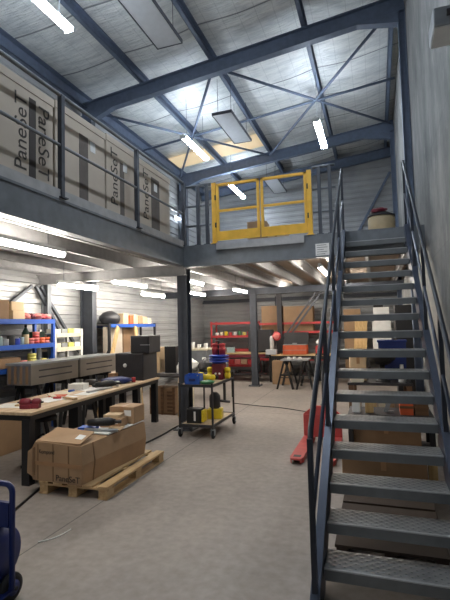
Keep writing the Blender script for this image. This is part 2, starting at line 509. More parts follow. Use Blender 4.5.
# yellow double gate on the mezzanine edge
g = thing('safety_gate', 'yellow two-leaf safety gate on the mezzanine edge', 'gate', (-1.655, FY+.03, DECK+.014))
for x, nm in ((-.77, 'post'), (.77, 'post')):
    obj(nm, B('yellow').cb((x, 0, .5), (.07, .06, 1.0)).cb((x, 0, .006), (.11, .1, .012)), g)
for s in (-1, 1):
    x0, x1 = (-.73, -.012) if s < 0 else (.012, .73)
    lf = B('yellow')
    for x in (x0+.02, x1-.02): lf.cb((x, 0, .53), (.04, .04, .9))
    lf.cb(((x0+x1)/2, 0, .96), (x1-x0, .04, .04)).cb(((x0+x1)/2, 0, .53), (x1-x0-.08, .036, .036))
    leaf = obj('gate_leaf', lf, g)
    obj('kick_plate', B('yellow').cb(((x0+x1)/2, -.022, .115), (x1-x0, .012, .15)), leaf)
    for z in (.3, .75): obj('hinge', B('charcoal').tube((s*.745, -.02, z-.04), (s*.745, -.02, z+.04), .014, 8), leaf)

# ------------------------------------------------------------------ staircase
ST = thing('steel_staircase', 'steep open-tread steel staircase up to the mezzanine along the grey wall', 'staircase', (.02, 2.83, 0))
R_, G_, Y1 = .1765, .2376, 0.0
XI = .392                        # half width between stringers
def nose(k): return (Y1+(k-1)*G_, k*R_)
for k in range(1, 18):
    y, z = nose(k)
    top = B('tread_top').box(-XI, XI, y+.002, y+.245, z-.004, z)
    tr = obj('tread', top, ST)
    obj('nosing_highlight', B('edge_highlight').box(-XI, XI, y-.0055, y+.012, z-.006, z+.002), tr)  # bright strip that paints the top-lit line along each tread edge
    obj('tread_nosing', B('nose').box(-XI, XI, y-.004, y+.002, z-.07, z+.001).box(-XI, XI, y+.239, y+.245, z-.05, z-.004), tr)
    for s in (-1, 1):
        e = B('galv').box(s*XI-.003, s*XI+.003, y+.02, y+.22, z-.06, z-.004)
        for yy in (.06, .18): e.lathe([(.012, -.008), (.012, .008)], (s*(XI-.008), y+yy, z-.03), 'x', 6)
        obj('end_bracket', e, tr)
sl = Vector((0, G_, R_)).normalized(); nu = Vector((0, -sl.z, sl.y))
y0, z0 = nose(1); y17, z17 = nose(17)
for s in (-1, 1):
    pa = Vector((s*(XI+.03), y0-.24, z0-.24*R_/G_)); pb = Vector((s*(XI+.03), y17+.0, z17))
    mb = B('navy')
    # channel: web with two flanges turned outward
    c0, c1 = pa-nu*.06, pb-nu*.06
    wx = s*(XI+.012)
    # foot cut level on the floor
    def at_off(p, off): return p+nu*off
    for off, w, h in ((0, .012, .23),):
        a, b = Vector((wx, c0.y, c0.z)), Vector((wx, c1.y, c1.z)); mb.bar(a, b, w, h, nu)
    for off in (-.11, .11):
        a, b = c0+nu*off, c1+nu*off; a.x = b.x = s*(XI+.035); mb.bar(a, b, .055, .012, nu)
    mb.mat('dark_navy').box(min(wx, wx+s*.06), max(wx, wx+s*.06), c0.y-.06, c0.y+.16, 0, .012)
    st = obj('stringer', mb, ST)
    hx = s*(XI+.036)
    hr = thing  # handrail on this side
    base = nose(1)[0]-.05
    def sz(y): return (y-y0)*R_/G_+z0
    rails = B('dark_navy')
    ys, ye = y0-.16, y17+.02
    rail = obj('handrail', B('dark_navy').path([(hx, ys, sz(ys)+.35), (hx, ys, sz(ys)+.88), (hx, ys+.05, sz(ys+.05)+.95), (hx, ye, sz(ye)+.95), (hx, ye+.1, sz(ye)+.98), (hx, ye+.22, sz(ye)+.98)], .018, 10), ST)
    obj('knee_rail', B('navy').path([(hx, ys, sz(ys)+.48), (hx, ye, sz(ye)+.48)], .014, 8), rail)
    for q in range(5):
        yq = ys+(ye-ys)*q/4
        obj('baluster', B('dark_navy').box(hx-.016, hx+.016, yq-.016, yq+.016, max(sz(yq)-.2, 0) if q else 0, sz(yq)+.94), rail)
    
# ------------------------------------------------------------------ ceiling lights
def tube_light(label, x, y0, y1, z, upper, group, roofz):
    L = y1-y0; t = thing('tube_light', label, 'light', (x, (y0+y1)/2, z), 0, group)
    em = 'tube_upper' if upper else 'tube_lower'; w = .07 if upper else .022
    hw = .03 if upper else .022
    obj('housing', B('fixture').box(-hw, hw, -L/2, L/2, .03, .075), t)
    prof_ = [(w*math.cos(a), .03-(.06 if a < PI else .028)*math.sin(a)) for a in [2*PI*i/16 for i in range(16)]]
    obj('diffuser', B(em).prism(prof_, -L/2+.02, L/2-.02, 'y'), t)
    for s in (-1, 1): obj('end_cap', B('fixture').box(-w-.004, w+.004, s*(L/2-.01)-.012, s*(L/2-.01)+.012, -.03 if upper else .004, .046), t)
    wz = roofz-z
    for s in (-1, 1): obj('hanger_wire', B('grey_steel').tube((0, s*L*.35, .075), (0, s*L*.35, wz), .005, 6), t)
    return t
GU, GL = 'tube lights hung under the roof', 'tube lights under the mezzanine'
for x, a, b, lab in ((-3.98, 3.55, 5.03, 'lit tube under the roof above the panel cartons, cut by the picture top'),
                     (-3.95, 8.85, 10.3, 'lit tube under the roof just left above the yellow gate'),
                     (-4.05, 12.4, 13.95, 'lit tube seen small behind the yellow gate'),
                     (-1.03, 9.15, 10.7, 'lit tube under the roof above the railing beside the staircase top'),
                     (-1.03, 3.5, 5.0, 'lit tube over the staircase, above the picture')):
    tube_light(lab, x, a, b, 5.95, True, GU, rafter_top(x)+.18)
for x, a, b, lab in ((-3.45, 2.4, 4.25, 'long lit tube under the mezzanine at the left picture edge'),
                     (-4.94, 5.9, 7.0, 'lit tube under the mezzanine near the left wall column'),
                     (-4.65, 7.05, 8.35, 'lit tube under the mezzanine above the grey cabinets'),
                     (-4.86, 8.5, 9.6, 'lit tube under the mezzanine above the far end of the blue rack'),
                     (-3.4, 7.3, 8.5, 'lit tube under the mezzanine half hidden by the corner column'),
                     (-4.55, 10.4, 11.5, 'lit tube under the mezzanine just right of the corner column, further back'),
                     (-3.25, 10.1, 11.2, 'lit tube under the mezzanine above the red rack, before the second column'),
                     (-.82, 7.0, 8.5, 'lit tube under the mezzanine right behind the stair handrail'),
                     (-2.2, 12.15, 13.25, 'added unseen tube light behind the far cross beam, over the orange toolbox'),  # this tube and the next are unseen, added to brighten the back wall
                     (-4.3, 12.15, 13.25, 'added unseen tube light behind the far cross beam, over the red rack'),
                     (-.80, 11.0, 12.2, 'small far lit tube seen between the stair treads')):
    tube_light(lab, x, a, b, 2.43 if x < -4.8 else 2.66 if a > 12 else 2.56, False, GL, DECK-.06)
# unlit heating panels
pn = thing('heating_panel', 'grey unlit heating panel hanging from the roof at the picture top', 'heater', (-2.96, 5.4, 6.2), 0, 'grey heating panels under the roof')
obj('panel', B('panel_grey').box(-.21, .21, -.78, .78, 0, .05, ch=.006), pn)
obj('panel_edge', B('steel').box(-.225, -.21, -.79, .79, -.006, .056).box(.21, .225, -.79, .79, -.006, .056).box(-.225, .225, -.795, -.78, -.006, .056).box(-.225, .225, .78, .795, -.006, .056), pn)
for a in (-.15, .15):
    for b in (-.6, .6): obj('hanger_wire', B('steel').tube((a, b, .05), (a, b, rafter_top(-2.96)-6.2+.18), .005, 6), pn)
dup(pn, (-2.94, 9.42, 6.2), label='grey unlit heating panel hanging above the yellow gate')
dup(pn, (-2.94, 13.9, 6.2), label='grey unlit heating panel seen through the right leaf of the yellow gate')
# flood light on the right wall
fl = thing('flood_light', 'flood light on a bracket high on the grey right wall', 'light', (XR, 3.25, 3.70))
obj('housing', B('galv').box(-.24, -.06, -.13, .13, -.07, .06, ch=.012), fl)
obj('lens', B('white').box(-.23, -.07, -.115, .115, -.078, -.07), fl)
obj('bracket', B('dark').box(-.06, 0, -.05, .05, -.03, .1).box(-.16, -.04, -.15, -.135, -.02, .02), fl)
bl = thing('wall_lamp', 'small lamp glowing on the left wall beyond the panel cartons', 'light', (XL+.04, 12.85, 5.19))
obj('diffuser', B('tube_upper').box(0, .05, -.18, .18, -.025, .025, ch=.01), bl); obj('base_plate', B('fixture').box(-.012, 0, -.27, .27, -.06, .06), bl)

# ------------------------------------------------------------------ panel cartons on the mezzanine
XFACE = -3.16
def panel_carton(y0, y1, h, d, label, bars, texts, stickers):
    t = thing('panel_carton', label, 'carton', (XFACE-d/2, (y0+y1)/2, DECK), 0, 'tall panel cartons behind the guard rail')
    yc = (y0+y1)/2; X = d/2
    obj('box', B('panel_carton').box(-d/2, d/2, y0-yc, y1-yc, 0, h, ch=.012), t)
    obj('lid', B('panel_carton').box(-d/2-.008, d/2+.008, y0-yc-.006, y1-yc+.006, h-.07, h+.01), t)
    for a, b, z0, z1, m in bars:
        obj('printed_band', B(m).box(X, X+.004, a-yc, b-yc, z0-DECK, z1-DECK), t)
    for yy, zz, up in texts:
        m = axes((0, 0, 1), (0, -1, 0), (X+.003, yy-yc, zz-DECK)) if up else axes((0, 0, -1), (0, 1, 0), (X+.003, yy-yc, zz-DECK))
        text('lettering', 'PaneSeT', .22, m, t, 'ink', .74)
    for yy, zz in stickers:
        obj('sticker', B('label').box(X+.004, X+.007, yy-.05-yc, yy+.05-yc, zz-.06-DECK, zz+.06-DECK), t)
    return t
panel_carton(2.2, 3.72, 1.12, 1.1, 'nearest tall panel carton, dark band between two upright words', [(3.375, 3.465, 3.14, 3.99, 'ink')], [(3.275, 3.6, True), (3.57, 3.6, False)], [])
panel_carton(3.75, 4.66, 1.14, 1.1, 'tall panel carton with brown band and white sticker, no word on it', [(4.15, 4.31, 3.14, 3.95, 'band')], [], [(4.4, 3.87)])
panel_carton(4.69, 5.36, 1.16, 1.1, 'narrow tall panel carton with one word, before the third rail post', [(5.0, 5.1, 3.14, 3.9, 'band')], [(4.87, 3.66, True)], [(5.12, 3.86)])
panel_carton(5.39, 6.5, 1.13, 1.1, 'last tall panel carton beside the corner post, wide brown band', [(5.86, 6.12, 3.14, 3.98, 'band')], [(5.7, 3.66, True)], [(5.99, 3.84)])

# other mezzanine goods
def carton(name, label, w, d, h, loc, rz=0, mat='carton', group=None, cat='box', tape=True, lab=False):
    t = thing(name, label, cat, loc, rz, group)
    obj('box', B(mat).box(-w/2, w/2, -d/2, d/2, 0, h, ch=min(.008, h*.05)), t)
    if tape:
        obj('tape_strip', B('tape').box(-.025, .025, -d/2-.001, d/2+.001, h-.001, h+.0015).box(-.025, .025, -d/2-.0025, -d/2-.0005, h*.7, h+.001), t)
    if lab:
        obj('label', B('label').box(w*.1, w*.38, -d/2-.003, -d/2-.001, h*.45, h*.8), t)
    return t
carton('cardboard_box', 'cardboard box seen through the yellow gate on the mezzanine', .4, .4, .75, (-2.2, 8.6, DECK), .1)
carton('cardboard_box', 'lower cardboard box behind the yellow gate, right of the taller one', .35, .35, .6, (-1.8, 8.65, DECK), -.1, 'carton_light')
d = thing('cable_drum', 'beige round drum with dark lid standing at the staircase top', 'drum', (.14, 7.6, DECK))
obj('body', B('beige').lathe([(.2, 0), (.21, .02), (.21, .37), (.2, .4)], n=32), d)
obj('lid', B('dark').lathe([(.215, .4), (.22, .42), (.12, .47), (.04, .48)], n=32), d)
solo('red_cloth', B('maroon').blob((0, 0, .035), (.13, .1, .045), 2, .3), 'dark red cloth lying on the lid of the beige drum', 'cloth', (.1, 7.56, DECK+.47))
solo('white_tub', B('white').lathe([(.07, 0), (.085, .16), (.09, .17)], n=20), 'small white tub left of the beige drum', 'tub', (-.2, 7.5, DECK))

# beam sign plate
sg = thing('load_sign', 'white load sign on the mezzanine beam beside the staircase', 'sign', (-.72, FY-.004, 2.78))
obj('plate', B('label').box(-.1, .1, -.004, .002, -.09, .09), sg)
mb = B('ink')
for i, (a, b) in enumerate(((-.08, .06), (-.08, .075), (-.08, .02), (-.08, .07), (-.08, .04))): mb.box(a, b, -.006, -.004, .062-i*.033, .068-i*.033)
obj('lettering', mb, sg)

# ------------------------------------------------------------------ long workbench on the left
wb = thing('workbench', 'long workbench with pale wooden top and black steel legs', 'workbench', (-4.08, 5.52, 0), .045)
obj('bench_top', B('bench_wood').box(-.4, .4, -1.66, 1.64, .755, .79, ch=.004), wb)
mb = B('black')
for x in (-.36, .36): mb.bar((x, -1.64, .725), (x, 1.62, .725), .04, .06)
for y in (-1.62, -.6, .6, 1.6): mb.bar((-.36, y, .725), (.36, y, .725), .04, .06)
obj('frame', mb, wb)
for y in (-1.6, -.72, .1, .9, 1.58):
    for x in (-.32, .32): obj('leg', B('black').box(x-.05, x+.05, y-.045, y+.045, 0, .71), wb)
ZB = .79
# things on the bench
v = thing('bench_clamp', 'dark red clamp on the near corner of the workbench', 'tool', (-3.81, 4.10, ZB), .3)
obj('body', B('maroon').box(-.11, .02, -.05, .05, 0, .05, ch=.01).box(-.02, .11, -.04, .04, .0, .06, ch=.01), v)
obj('jaw', B('maroon').lathe([(.03, -.06), (.045, -.04), (.045, .04), (.03, .06)], (-.06, 0, .07), 'x', 14).lathe([(.025, -.05), (.04, -.03), (.04, .03), (.025, .05)], (.07, 0, .075), 'x', 14), v)
obj('screw', B('charcoal').tube((-.15, 0, .07), (.15, 0, .07), .01, 8), v)
for i, (x, y, rz, w, d_, m, lab) in enumerate(((-4.16, 4.21, .2, .42, .3, 'white', 'white drawing sheet beside the red clamp'), (-4.02, 4.74, -.15, .35, .5, 'label', 'white sheet in the middle of the workbench'),
                                (-4.26, 5.17, .4, .3, .4, 'cream', 'cream sheet near the workbench rear edge'), (-3.88, 5.22, .1, .22, .32, 'white', 'small white sheet on the workbench front edge'), (-4.12, 5.65, -.3, .3, .42, 'label', 'white sheet beside the black tool on the workbench'))):
    solo('paper_sheet', B(m).box(-w/2, w/2, -d_/2, d_/2, 0, .003), lab, 'paper', (x, y, ZB), rz, 'sheets on the workbench')
solo('orange_folder', B('orange').box(-.11, .11, -.08, .08, 0, .012, ch=.003), 'small orange folder lying on the workbench', 'folder', (-4.12, 4.93, ZB+.003), .5)
def hand_tool(label, loc, rz, body='black', accent='dark'):
    t = thing('power_tool', label, 'tool', loc, rz, None)
    obj('body', B(body).path([(-.16, 0, .05), (-.05, 0, .055), (.08, 0, .06), (.15, 0, .055)], [.035, .045, .05, .03], 12), t)
    obj('handle', B(body).path([(-.1, 0, .04), (-.15, .05, .03), (-.19, .12, .028)], .026, 10), t)
    obj('nose', B(accent).tube((.15, 0, .055), (.22, 0, .055), .018, 10), t)
    return t
hand_tool('black power tool on the workbench, before the blue cloth', (-3.94, 5.79, ZB), .6)
hand_tool('second black power tool at the workbench rear', (-4.31, 5.93, ZB), -.4, 'charcoal')
solo('folded_blue_cloth', B('deep_blue').blob((0, 0, .05), (.25, .18, .06), 4, .25), 'dark blue cloth heap on the workbench', 'cloth', (-4.07, 6.27, ZB), .3)
bx = carton('white_box', 'flat white box behind the black power tools on the workbench', .24, .2, .08, (-4.3, 5.6, ZB), .2, 'white', tape=False)
carton('small_carton', 'small brown carton on the workbench in front of the lower grey cabinet', .13, .12, .13, (-4.33, 6.57, ZB), .1, 'carton')
for i, (x, y, rz, l, m, lab) in enumerate(((-4.1, 4.35, .2, .4, 'pine', 'pale wood offcut behind the red clamp'), (-3.78, 4.75, 1.2, .26, 'pine', 'short wood offcut on the workbench front edge'),
                                 (-4.2, 4.9, .9, .34, 'cream', 'cream strip lying beside the orange folder'), (-3.85, 5.5, -.1, .5, 'galv', 'grey metal strip along the workbench front'))):
    solo('offcut', B(m).box(-.03, .03, -l/2, l/2, 0, .018), lab, 'offcut', (x, y, ZB+.004), rz)
for i, (x, y, m, lab) in enumerate(((-3.85, 5.95, 'white', 'white tin on the workbench front edge'), (-4.1, 6.0, 'charcoal', 'dark tin behind the white tin on the workbench'), (-3.86, 6.45, 'red', 'small red tin in front of the lower grey cabinet'))):
    solo('small_tin', tin(m, .035, .08), lab, 'tin', (x, y, ZB))
for i, (x, y, rz) in enumerate(((-4.0, 4.7, .5), (-4.2, 5.25, 1.4))):
    t = thing('screwdriver', ('screwdriver lying near the red clamp', 'screwdriver lying beyond the orange folder')[i], 'tool', (x, y, ZB+.004), rz)
    obj('handle', B(('red', 'blue')[i]).tube((0, 0, .014), (.1, 0, .014), .014, 8), t); obj('shaft', B('galv').tube((.1, 0, .014), (.22, 0, .014), .004, 6), t)
# grey cabinets at the bench end
def cabinet(label, w, d_, h, loc, mat='charcoal', logo=False):
    t = thing('machine_cabinet', label, 'cabinet', loc)
    obj('body', B(mat).box(-w/2, w/2, -d_/2, d_/2, 0, h, ch=.008), t)
    obj('door', B(mat).box(-w/2+.02, w/2-.02, -d_/2-.012, -d_/2, .02, h-.02, ch=.004), t)
    if logo: obj('round_badge', B('label').lathe([(.035, -.002), (.035, .002)], (w*.05-.1, -d_/2-.014, h*.55), 'y', 18), t)
    else: obj('handle', B('galv').box(.02, .2, -d_/2-.02, -d_/2-.012, h*.45, h*.45+.015), t)
    return t
cabinet('lower dark grey machine cabinet with round white badge on the workbench', .55, .5, .46, (-4.07, 6.91, ZB), 'charcoal', True)
cabinet('upper dark grey cabinet stacked on the badged one', .36, .42, .3, (-3.88, 6.91, ZB+.46), 'charcoal')
# stool at the bench
s = thing('work_stool', 'black round stool tucked behind the workbench front leg', 'stool', (-3.52, 4.62, 0))
s.location = (-3.93, 4.42, 0)
obj('seat', B('black').lathe([(.1, .585), (.17, .59), (.175, .62), (.16, .645), (.02, .65)], n=28), s)
obj('column', B('galv').lathe([(.028, .06), (.028, .35), (.018, .35), (.018, .59)], n=14), s)
mb = B('black')
for k in range(5): mb.bar((0, 0, .07), (.24*math.cos(k*PI*.4), .24*math.sin(k*PI*.4), .05), .035, .03)
obj('foot_star', mb, s)
# black bag by the front leg
b = thing('tool_bag', 'black tool bag standing against the near workbench leg', 'bag', (-3.66, 4.13, 0), .15)
obj('body', B('black').blob((0, 0, .2), (.13, .13, .245), 3, .2), b)
obj('pocket', B('dark').blob((.03, -.13, .14), (.1, .05, .13), 5, .15), b)
obj('handle', B('rubber').path([(-.07, 0, .4), (-.06, 0, .47), (0, 0, .5), (.06, 0, .47), (.07, 0, .4)], .012, 8), b)
obj('round_patch', B('beige').lathe([(.05, -.004), (.05, .004)], (.11, -.14, .2), 'y', 16), b)
carton('cardboard_box', 'brown cardboard box on the floor under the trestles at the left', .5, .5, .62, (-5.12, 4.85, 0), 0, 'carton')

# ------------------------------------------------------------------ pallet with the big carton
pa = thing('wooden_pallet', 'pine pallet under the big battered carton', 'pallet', (-3.0, 4.42, 0), .03)
for x in (-.35, -.175, 0, .175, .35): obj('deck_board', B('pine').box(x-.055, x+.055, -.65, .65, .105, .125), pa)
for y in (-.58, 0, .58): obj('cross_board', B('pine_x').box(-.405, .405, y-.06, y+.06, .085, .105), pa)
for x in (-.35, 0, .35):
    obj('bottom_board', B('pine').box(x-.05, x+.05, -.65, .65, 0, .018), pa)
    for y in (-.58, 0, .58): obj('block', B('pine').box(x-.05, x+.05, y-.06, y+.06, .018, .085), pa)
bc = thing('big_carton', 'big battered brown carton lying on the pine pallet', 'carton', (-3.12, 4.34, .125), -.045)
prof_ = [(-.33, 0), (.29, 0), (.315, .2), (.29, .385), (-.30, .395), (-.36, .3), (-.375, .1)]
obj('box', B('carton').prism(prof_, -.58, .6, 'y'), bc)
obj('bulged_side', B('carton').prism([(-.37, .08), (-.3, .05), (-.3, .34), (-.36, .3)], -.62, -.5, 'y'), bc)
obj('top_flap', B('carton').add([(-.30, -.57, .395), (.27, -.56, .395), (-.25, -.3, .48), (.22, -.28, .455), (-.30, -.57, .403), (.27, -.56, .403), (-.25, -.3, .488), (.22, -.28, .463)], [(0, 1, 3, 2), (4, 6, 7, 5), (0, 4, 5, 1), (1, 5, 7, 3), (3, 7, 6, 2), (2, 6, 4, 0)]), bc)
for a, b_ in ((-.07, .385), (-.27, .37), (.13, .38)):
    obj('edge_fold', B('carton_dark').box(a, a+.014, -.584, -.578, .01, b_), bc)
obj('side_fold', B('carton_dark').prism([(.296, 0), (.322, .2), (.296, .385), (.29, .385), (.31, .2), (.28, 0)], -.4, -.385, 'y'), bc)
obj('tape_strip', B('tape').box(-.33, .3, -.585, -.579, .16, .2), bc)
obj('sticker', B('label').add([(.13, -.48, .428), (.22, -.48, .426), (.12, -.39, .451), (.21, -.39, .445)], [(0, 1, 3, 2)]), bc)
text('lettering', 'PaneSeT', .085, axes((1, 0, 0), (0, 0, 1), (.13, -.588, .05)), bc, 'ink', .3)
text('lettering', 'Kompond', .06, axes((1, 0, 0), (0, 0, 1), (-.14, -.588, .3)), bc, 'ink', .2)
ZC = .125+.396
# on the big carton: sloping top, items lie on a white sheet
solo('white_sheet', B('white').box(-.24, .24, -.36, .36, 0, .012), 'white sheet lying on top of the big carton', 'sheet', (-3.06, 4.56, ZC), -.045)
solo('blue_booklet', B('blue').box(-.1, .1, -.07, .07, 0, .03, ch=.004), 'blue booklet on the white sheet beside the cartons', 'book', (-3.2, 4.34, ZC+.012), .2)
solo('cardboard_sleeve', B('carton_light').box(-.08, .08, -.1, .1, 0, .015), 'flat cardboard sleeve at the right edge of the white sheet', 'cardboard', (-2.88, 4.4, ZC+.012), .25)
solo('metal_tube', B('galv').tube((-.2, 0, .018), (.2, 0, .018), .018, 12), 'grey metal tube lying across the big carton', 'tube', (-2.98, 4.27, ZC+.012), .12)
hand_tool('small black hand tool beside the metal tube on the big carton', (-3.0, 4.32, ZC+.05), .3)
carton('cardboard_box', 'small brown box with label in front of the larger box on the pallet load', .26, .2, .1, (-3.0, 4.56, ZC+.012), .1, 'carton', lab=True)
carton('small_carton', 'flat tan carton lying on the small brown box', .2, .16, .04, (-3.0, 4.56, ZC+.112), .2, 'carton_light', tape=False)
carton('cardboard_box', 'larger brown box at the far end of the pallet load', .34, .26, .2, (-2.98, 4.82, ZC+.012), .02, 'carton', lab=True)

# ------------------------------------------------------------------ service cart
ct = thing('service_cart', 'two-shelf steel cart on castors beside the corner column', 'cart', (-2.66, 6.75, 0), 0)
for z, nm in ((.18, 'lower_shelf'), (.78, 'upper_shelf')):
    obj(nm, B('ply').box(-.26, .26, -.5, .5, z, z+.012).mat('charcoal').box(-.28, .28, -.52, -.5, z-.02, z+.02).box(-.28, .28, .5, .52, z-.02, z+.02).box(-.28, -.26, -.5, .5, z-.02, z+.02).box(.26, .28, -.5, .5, z-.02, z+.02), ct)
for x in (-.27, .27):
    for y in (-.51, .51):
        obj('post', B('charcoal').box(x-.013, x+.013, y-.013, y+.013, .14, .82), ct)
        w = obj('castor', B('galv').box(x-.03, x+.03, y-.03, y+.03, .125, .14).box(x-.03, x-.024, y-.02, y+.03, .05, .125).box(x+.024, x+.03, y-.02, y+.03, .05, .125), ct)
        obj('wheel', B('rubber').lathe([(.05, -.018), (.06, -.012), (.06, .012), (.05, .018)], (x, y+.015, .06), 'x', 20), w)
obj('push_handle', B('charcoal').path([(-.27, .51, .82), (-.27, .56, .9), (.27, .56, .9), (.27, .51, .82)], .012, 8), ct)
CU, CLW = .792, .192
bb = thing('blue_bin', 'blue parts bin on the near corner of the cart top', 'bin', (-2.75, 6.4, CU), .1)
obj('tray', B('blue').box(-.12, .12, -.1, .1, 0, .006).box(-.12, .12, -.1, -.094, 0, .13).box(-.12, .12, .094, .1, 0, .15).box(-.12, -.114, -.1, .1, 0, .14).box(.114, .12, -.1, .1, 0, .14), bb)
obj('label_holder', B('deep_blue').box(-.05, .05, -.106, -.1, .05, .09), bb)
dr = hand_tool('dark blue power tool lying behind the blue bin on the cart', (-2.8, 6.8, CU), 1.1, 'tool_blue', 'dark')
solo('green_cloth', B('green').blob((0, 0, .03), (.12, .1, .035), 6, .25), 'green cloth on the cart top beside the blue bin', 'cloth', (-2.52, 6.38, CU), 0)
gr = thing('yellow_grinder', 'yellow grinder on the front of the cart top', 'tool', (-2.62, 6.66, CU), .9)
obj('body', B('tool_yellow').path([(-.14, 0, .06), (0, 0, .065), (.12, 0, .06)], [.05, .06, .045], 14), gr)
obj('disc_guard', B('tool_yellow').lathe([(.075, -.02), (.08, 0), (.07, .02)], (-.13, 0, .085), 'y', 20), gr)
obj('grip', B('black').tube((.1, 0, .06), (.19, 0, .06), .03, 10), gr)
# the colourful pump on the rear of the cart
pu = thing('coloured_pump', 'pump with red cylinders, blue collar and maroon body on the cart', 'machine', (-2.55, 7.02, CU), 0)
obj('body', B('maroon').box(-.1, .1, -.1, .1, 0, .27, ch=.02), pu)
cl = B('tool_blue')
for z in (.30, .345, .39): cl.lathe([(.13, -.016), (.165, -.01), (.165, .01), (.13, .016)], (0, 0, z), 'z', 28)
obj('collar', cl.lathe([(.12, .27), (.12, .41)], n=24), pu)
for s_ in (-1, 1):
    obj('cylinder', B('red').lathe([(.055, .41), (.055, .49), (.06, .495), (.06, .515), (.05, .52), (.05, .56), (.06, .565), (.06, .59), (.03, .6)], (s_*.062, 0, 0), 'z', 18), pu)
    vv = obj('valve', B('tool_yellow').lathe([(.04, -.04), (.06, -.03), (.06, .03), (.04, .04)], (s_*.155, -.02, .07), 'x', 18), pu)
    obj('valve_cap', B('tool_yellow').lathe([(.03, .03), (.05, .04), (.05, .1), (.03, .11)], (s_*.155, -.02, .09), 'z', 16), vv)
obj('cap', B('dark').lathe([(.02, .41), (.02, .64)], n=10).lathe([(.06, .63), (.06, .645)], n=18), pu)
obj('gauge', B('label').lathe([(.018, -.104), (.018, -.1)], (-.03, 0, .1), 'y', 12).lathe([(.018, -.104), (.018, -.1)], (.04, 0, .1), 'y', 12), pu)
# lower shelf
gg = thing('bench_motor', 'dark motor with yellow foot on the lower cart shelf', 'machine', (-2.55, 6.78, CLW), .2)
obj('foot', B('tool_yellow').box(-.12, .12, -.1, .1, 0, .16, ch=.015), gg)
obj('body', B('charcoal').lathe([(.06, .16), (.09, .18), (.09, .36), (.06, .4), (.03, .42)], n=20), gg)
obj('arm', B('charcoal').tube((.05, 0, .28), (.25, 0, .26), .02, 8), gg)
bk = thing('battery_charger', 'black case with white stripe on the lower cart shelf', 'case', (-2.72, 6.42, CLW), .05)
obj('case', B('black').box(-.14, .1, -.09, .09, 0, .22, ch=.01), bk)
obj('white_stripe', B('white').box(-.02, .01, -.094, -.09, .04, .18), bk)
obj('yellow_end', B('tool_yellow').box(.1, .14, -.08, .08, .02, .2, ch=.008), bk)

# ------------------------------------------------------------------ red pallet jack
pj = thing('pallet_jack', 'red pallet jack standing beside the staircase', 'pallet jack', (-.80, 5.3, 0))
for x in (-.19, .19):
    f_ = obj('fork', B('jack_red').prism([(-.08, .1), (-.06, .03), (.06, .03), (.08, .1), (.08, 1.2), (-.08, 1.2)], .055, .075).prism([(-.08, .1), (-.06, .03), (-.05, .03), (-.07, .1), (-.07, 1.2), (-.08, 1.2)], .02, .06).prism([(.08, .1), (.06, .03), (.05, .03), (.07, .1), (.07, 1.2), (.08, 1.2)], .02, .06), pj, (x, 0, 0))
    obj('fork_slot', B('dark').box(-.045, .045, .1, .19, .0745, .0765), f_)
    obj('roller', B('rubber').lathe([(.03, -.04), (.035, -.03), (.035, .03), (.03, .04)], (0, .15, .035), 'x', 16), f_)
obj('body', B('jack_red').box(-.27, .27, 1.16, 1.22, .06, .38, ch=.01).prism([(-.27, .38), (.27, .38), (.12, .5), (-.12, .5)], 1.165, 1.215, 'y'), pj)
obj('pump', B('charcoal').lathe([(.06, .1), (.06, .4), (.035, .42), (.035, .5)], (0, 1.32, 0), 'z', 16), pj)
for s_ in (-1, 1):
    obj('steering_wheel', B('rubber').lathe([(.085, -.025), (.095, -.015), (.095, .015), (.085, .025)], (s_*.05, 1.34, .095), 'x', 20), pj)
obj('handle', B('black').path([(0, 1.34, .45), (0, 1.42, 1.05)], .018, 10).mat('black').path([(-.06, 1.42, 1.05), (-.11, 1.44, 1.14), (-.09, 1.46, 1.22), (.09, 1.46, 1.22), (.11, 1.44, 1.14), (.06, 1.42, 1.05), (-.06, 1.42, 1.05)], .014, 8), pj)

# ------------------------------------------------------------------ blue trolley at the lower left
ht = thing('blue_trolley', 'blue tubular frame trolley on black wheels at the lower left corner', 'trolley', (-2.385, 2.2, 0))
arc = [(-.2+.0*i, 0, .1) for i in range(1)]
def U(xr, z1, rad):
    p = [(-xr, .0, .1), (-xr, 0, z1-rad)]
    for i in range(1, 7):
        a = PI/2*i/6; p.append((-xr+rad-rad*math.cos(a), 0, z1-rad+rad*math.sin(a)))
    q = [(-x, y, z) for x, y, z in p[::-1]]
    return p+q
obj('frame', B('deep_blue').path(U(.2, .73, .05), .018, 12), ht)
obj('cross_panel', B('deep_blue').box(-.18, .18, -.012, .012, .47, .62), ht)
dm = obj('drum', B('deep_blue').lathe([(.05, -.13), (.17, -.125), (.17, -.11), (.1, -.1), (.1, .1), (.17, .11), (.17, .125), (.05, .13)], (0, -.02, .3), 'x', 28), ht)
hose = [(.1*math.cos(i*.5)*0-.09+i*.0022, -.02+.13*math.cos(i*.5), .3+.13*math.sin(i*.5)) for i in range(80)]
obj('hose', B('white').path(hose, .012, 6), dm)
obj('axle', B('charcoal').tube((-.2, .04, .085), (.2, .04, .085), .012, 8), ht)
for s_ in (-1, 1):
    w = obj('wheel', B('rubber').lathe([(.055, -.022), (.08, -.018), (.085, 0), (.08, .018), (.055, .022)], (s_*.15, .04, .085), 'x', 24), ht)
    obj('hub', B('deep_blue').lathe([(.045, -.028), (.045, .028)], (s_*.15, .04, .085), 'x', 16), w)
obj('toe_plate', B('deep_blue').box(-.2, .2, -.18, .0, .08, .09), ht)
solo('white_canister', B('white').lathe([(.06, 0), (.065, .01), (.065, .13), (.05, .15), (.025, .16), (.025, .18)], n=20), 'white canister standing on the trolley foot plate', 'canister', (-2.36, 2.1, .09))

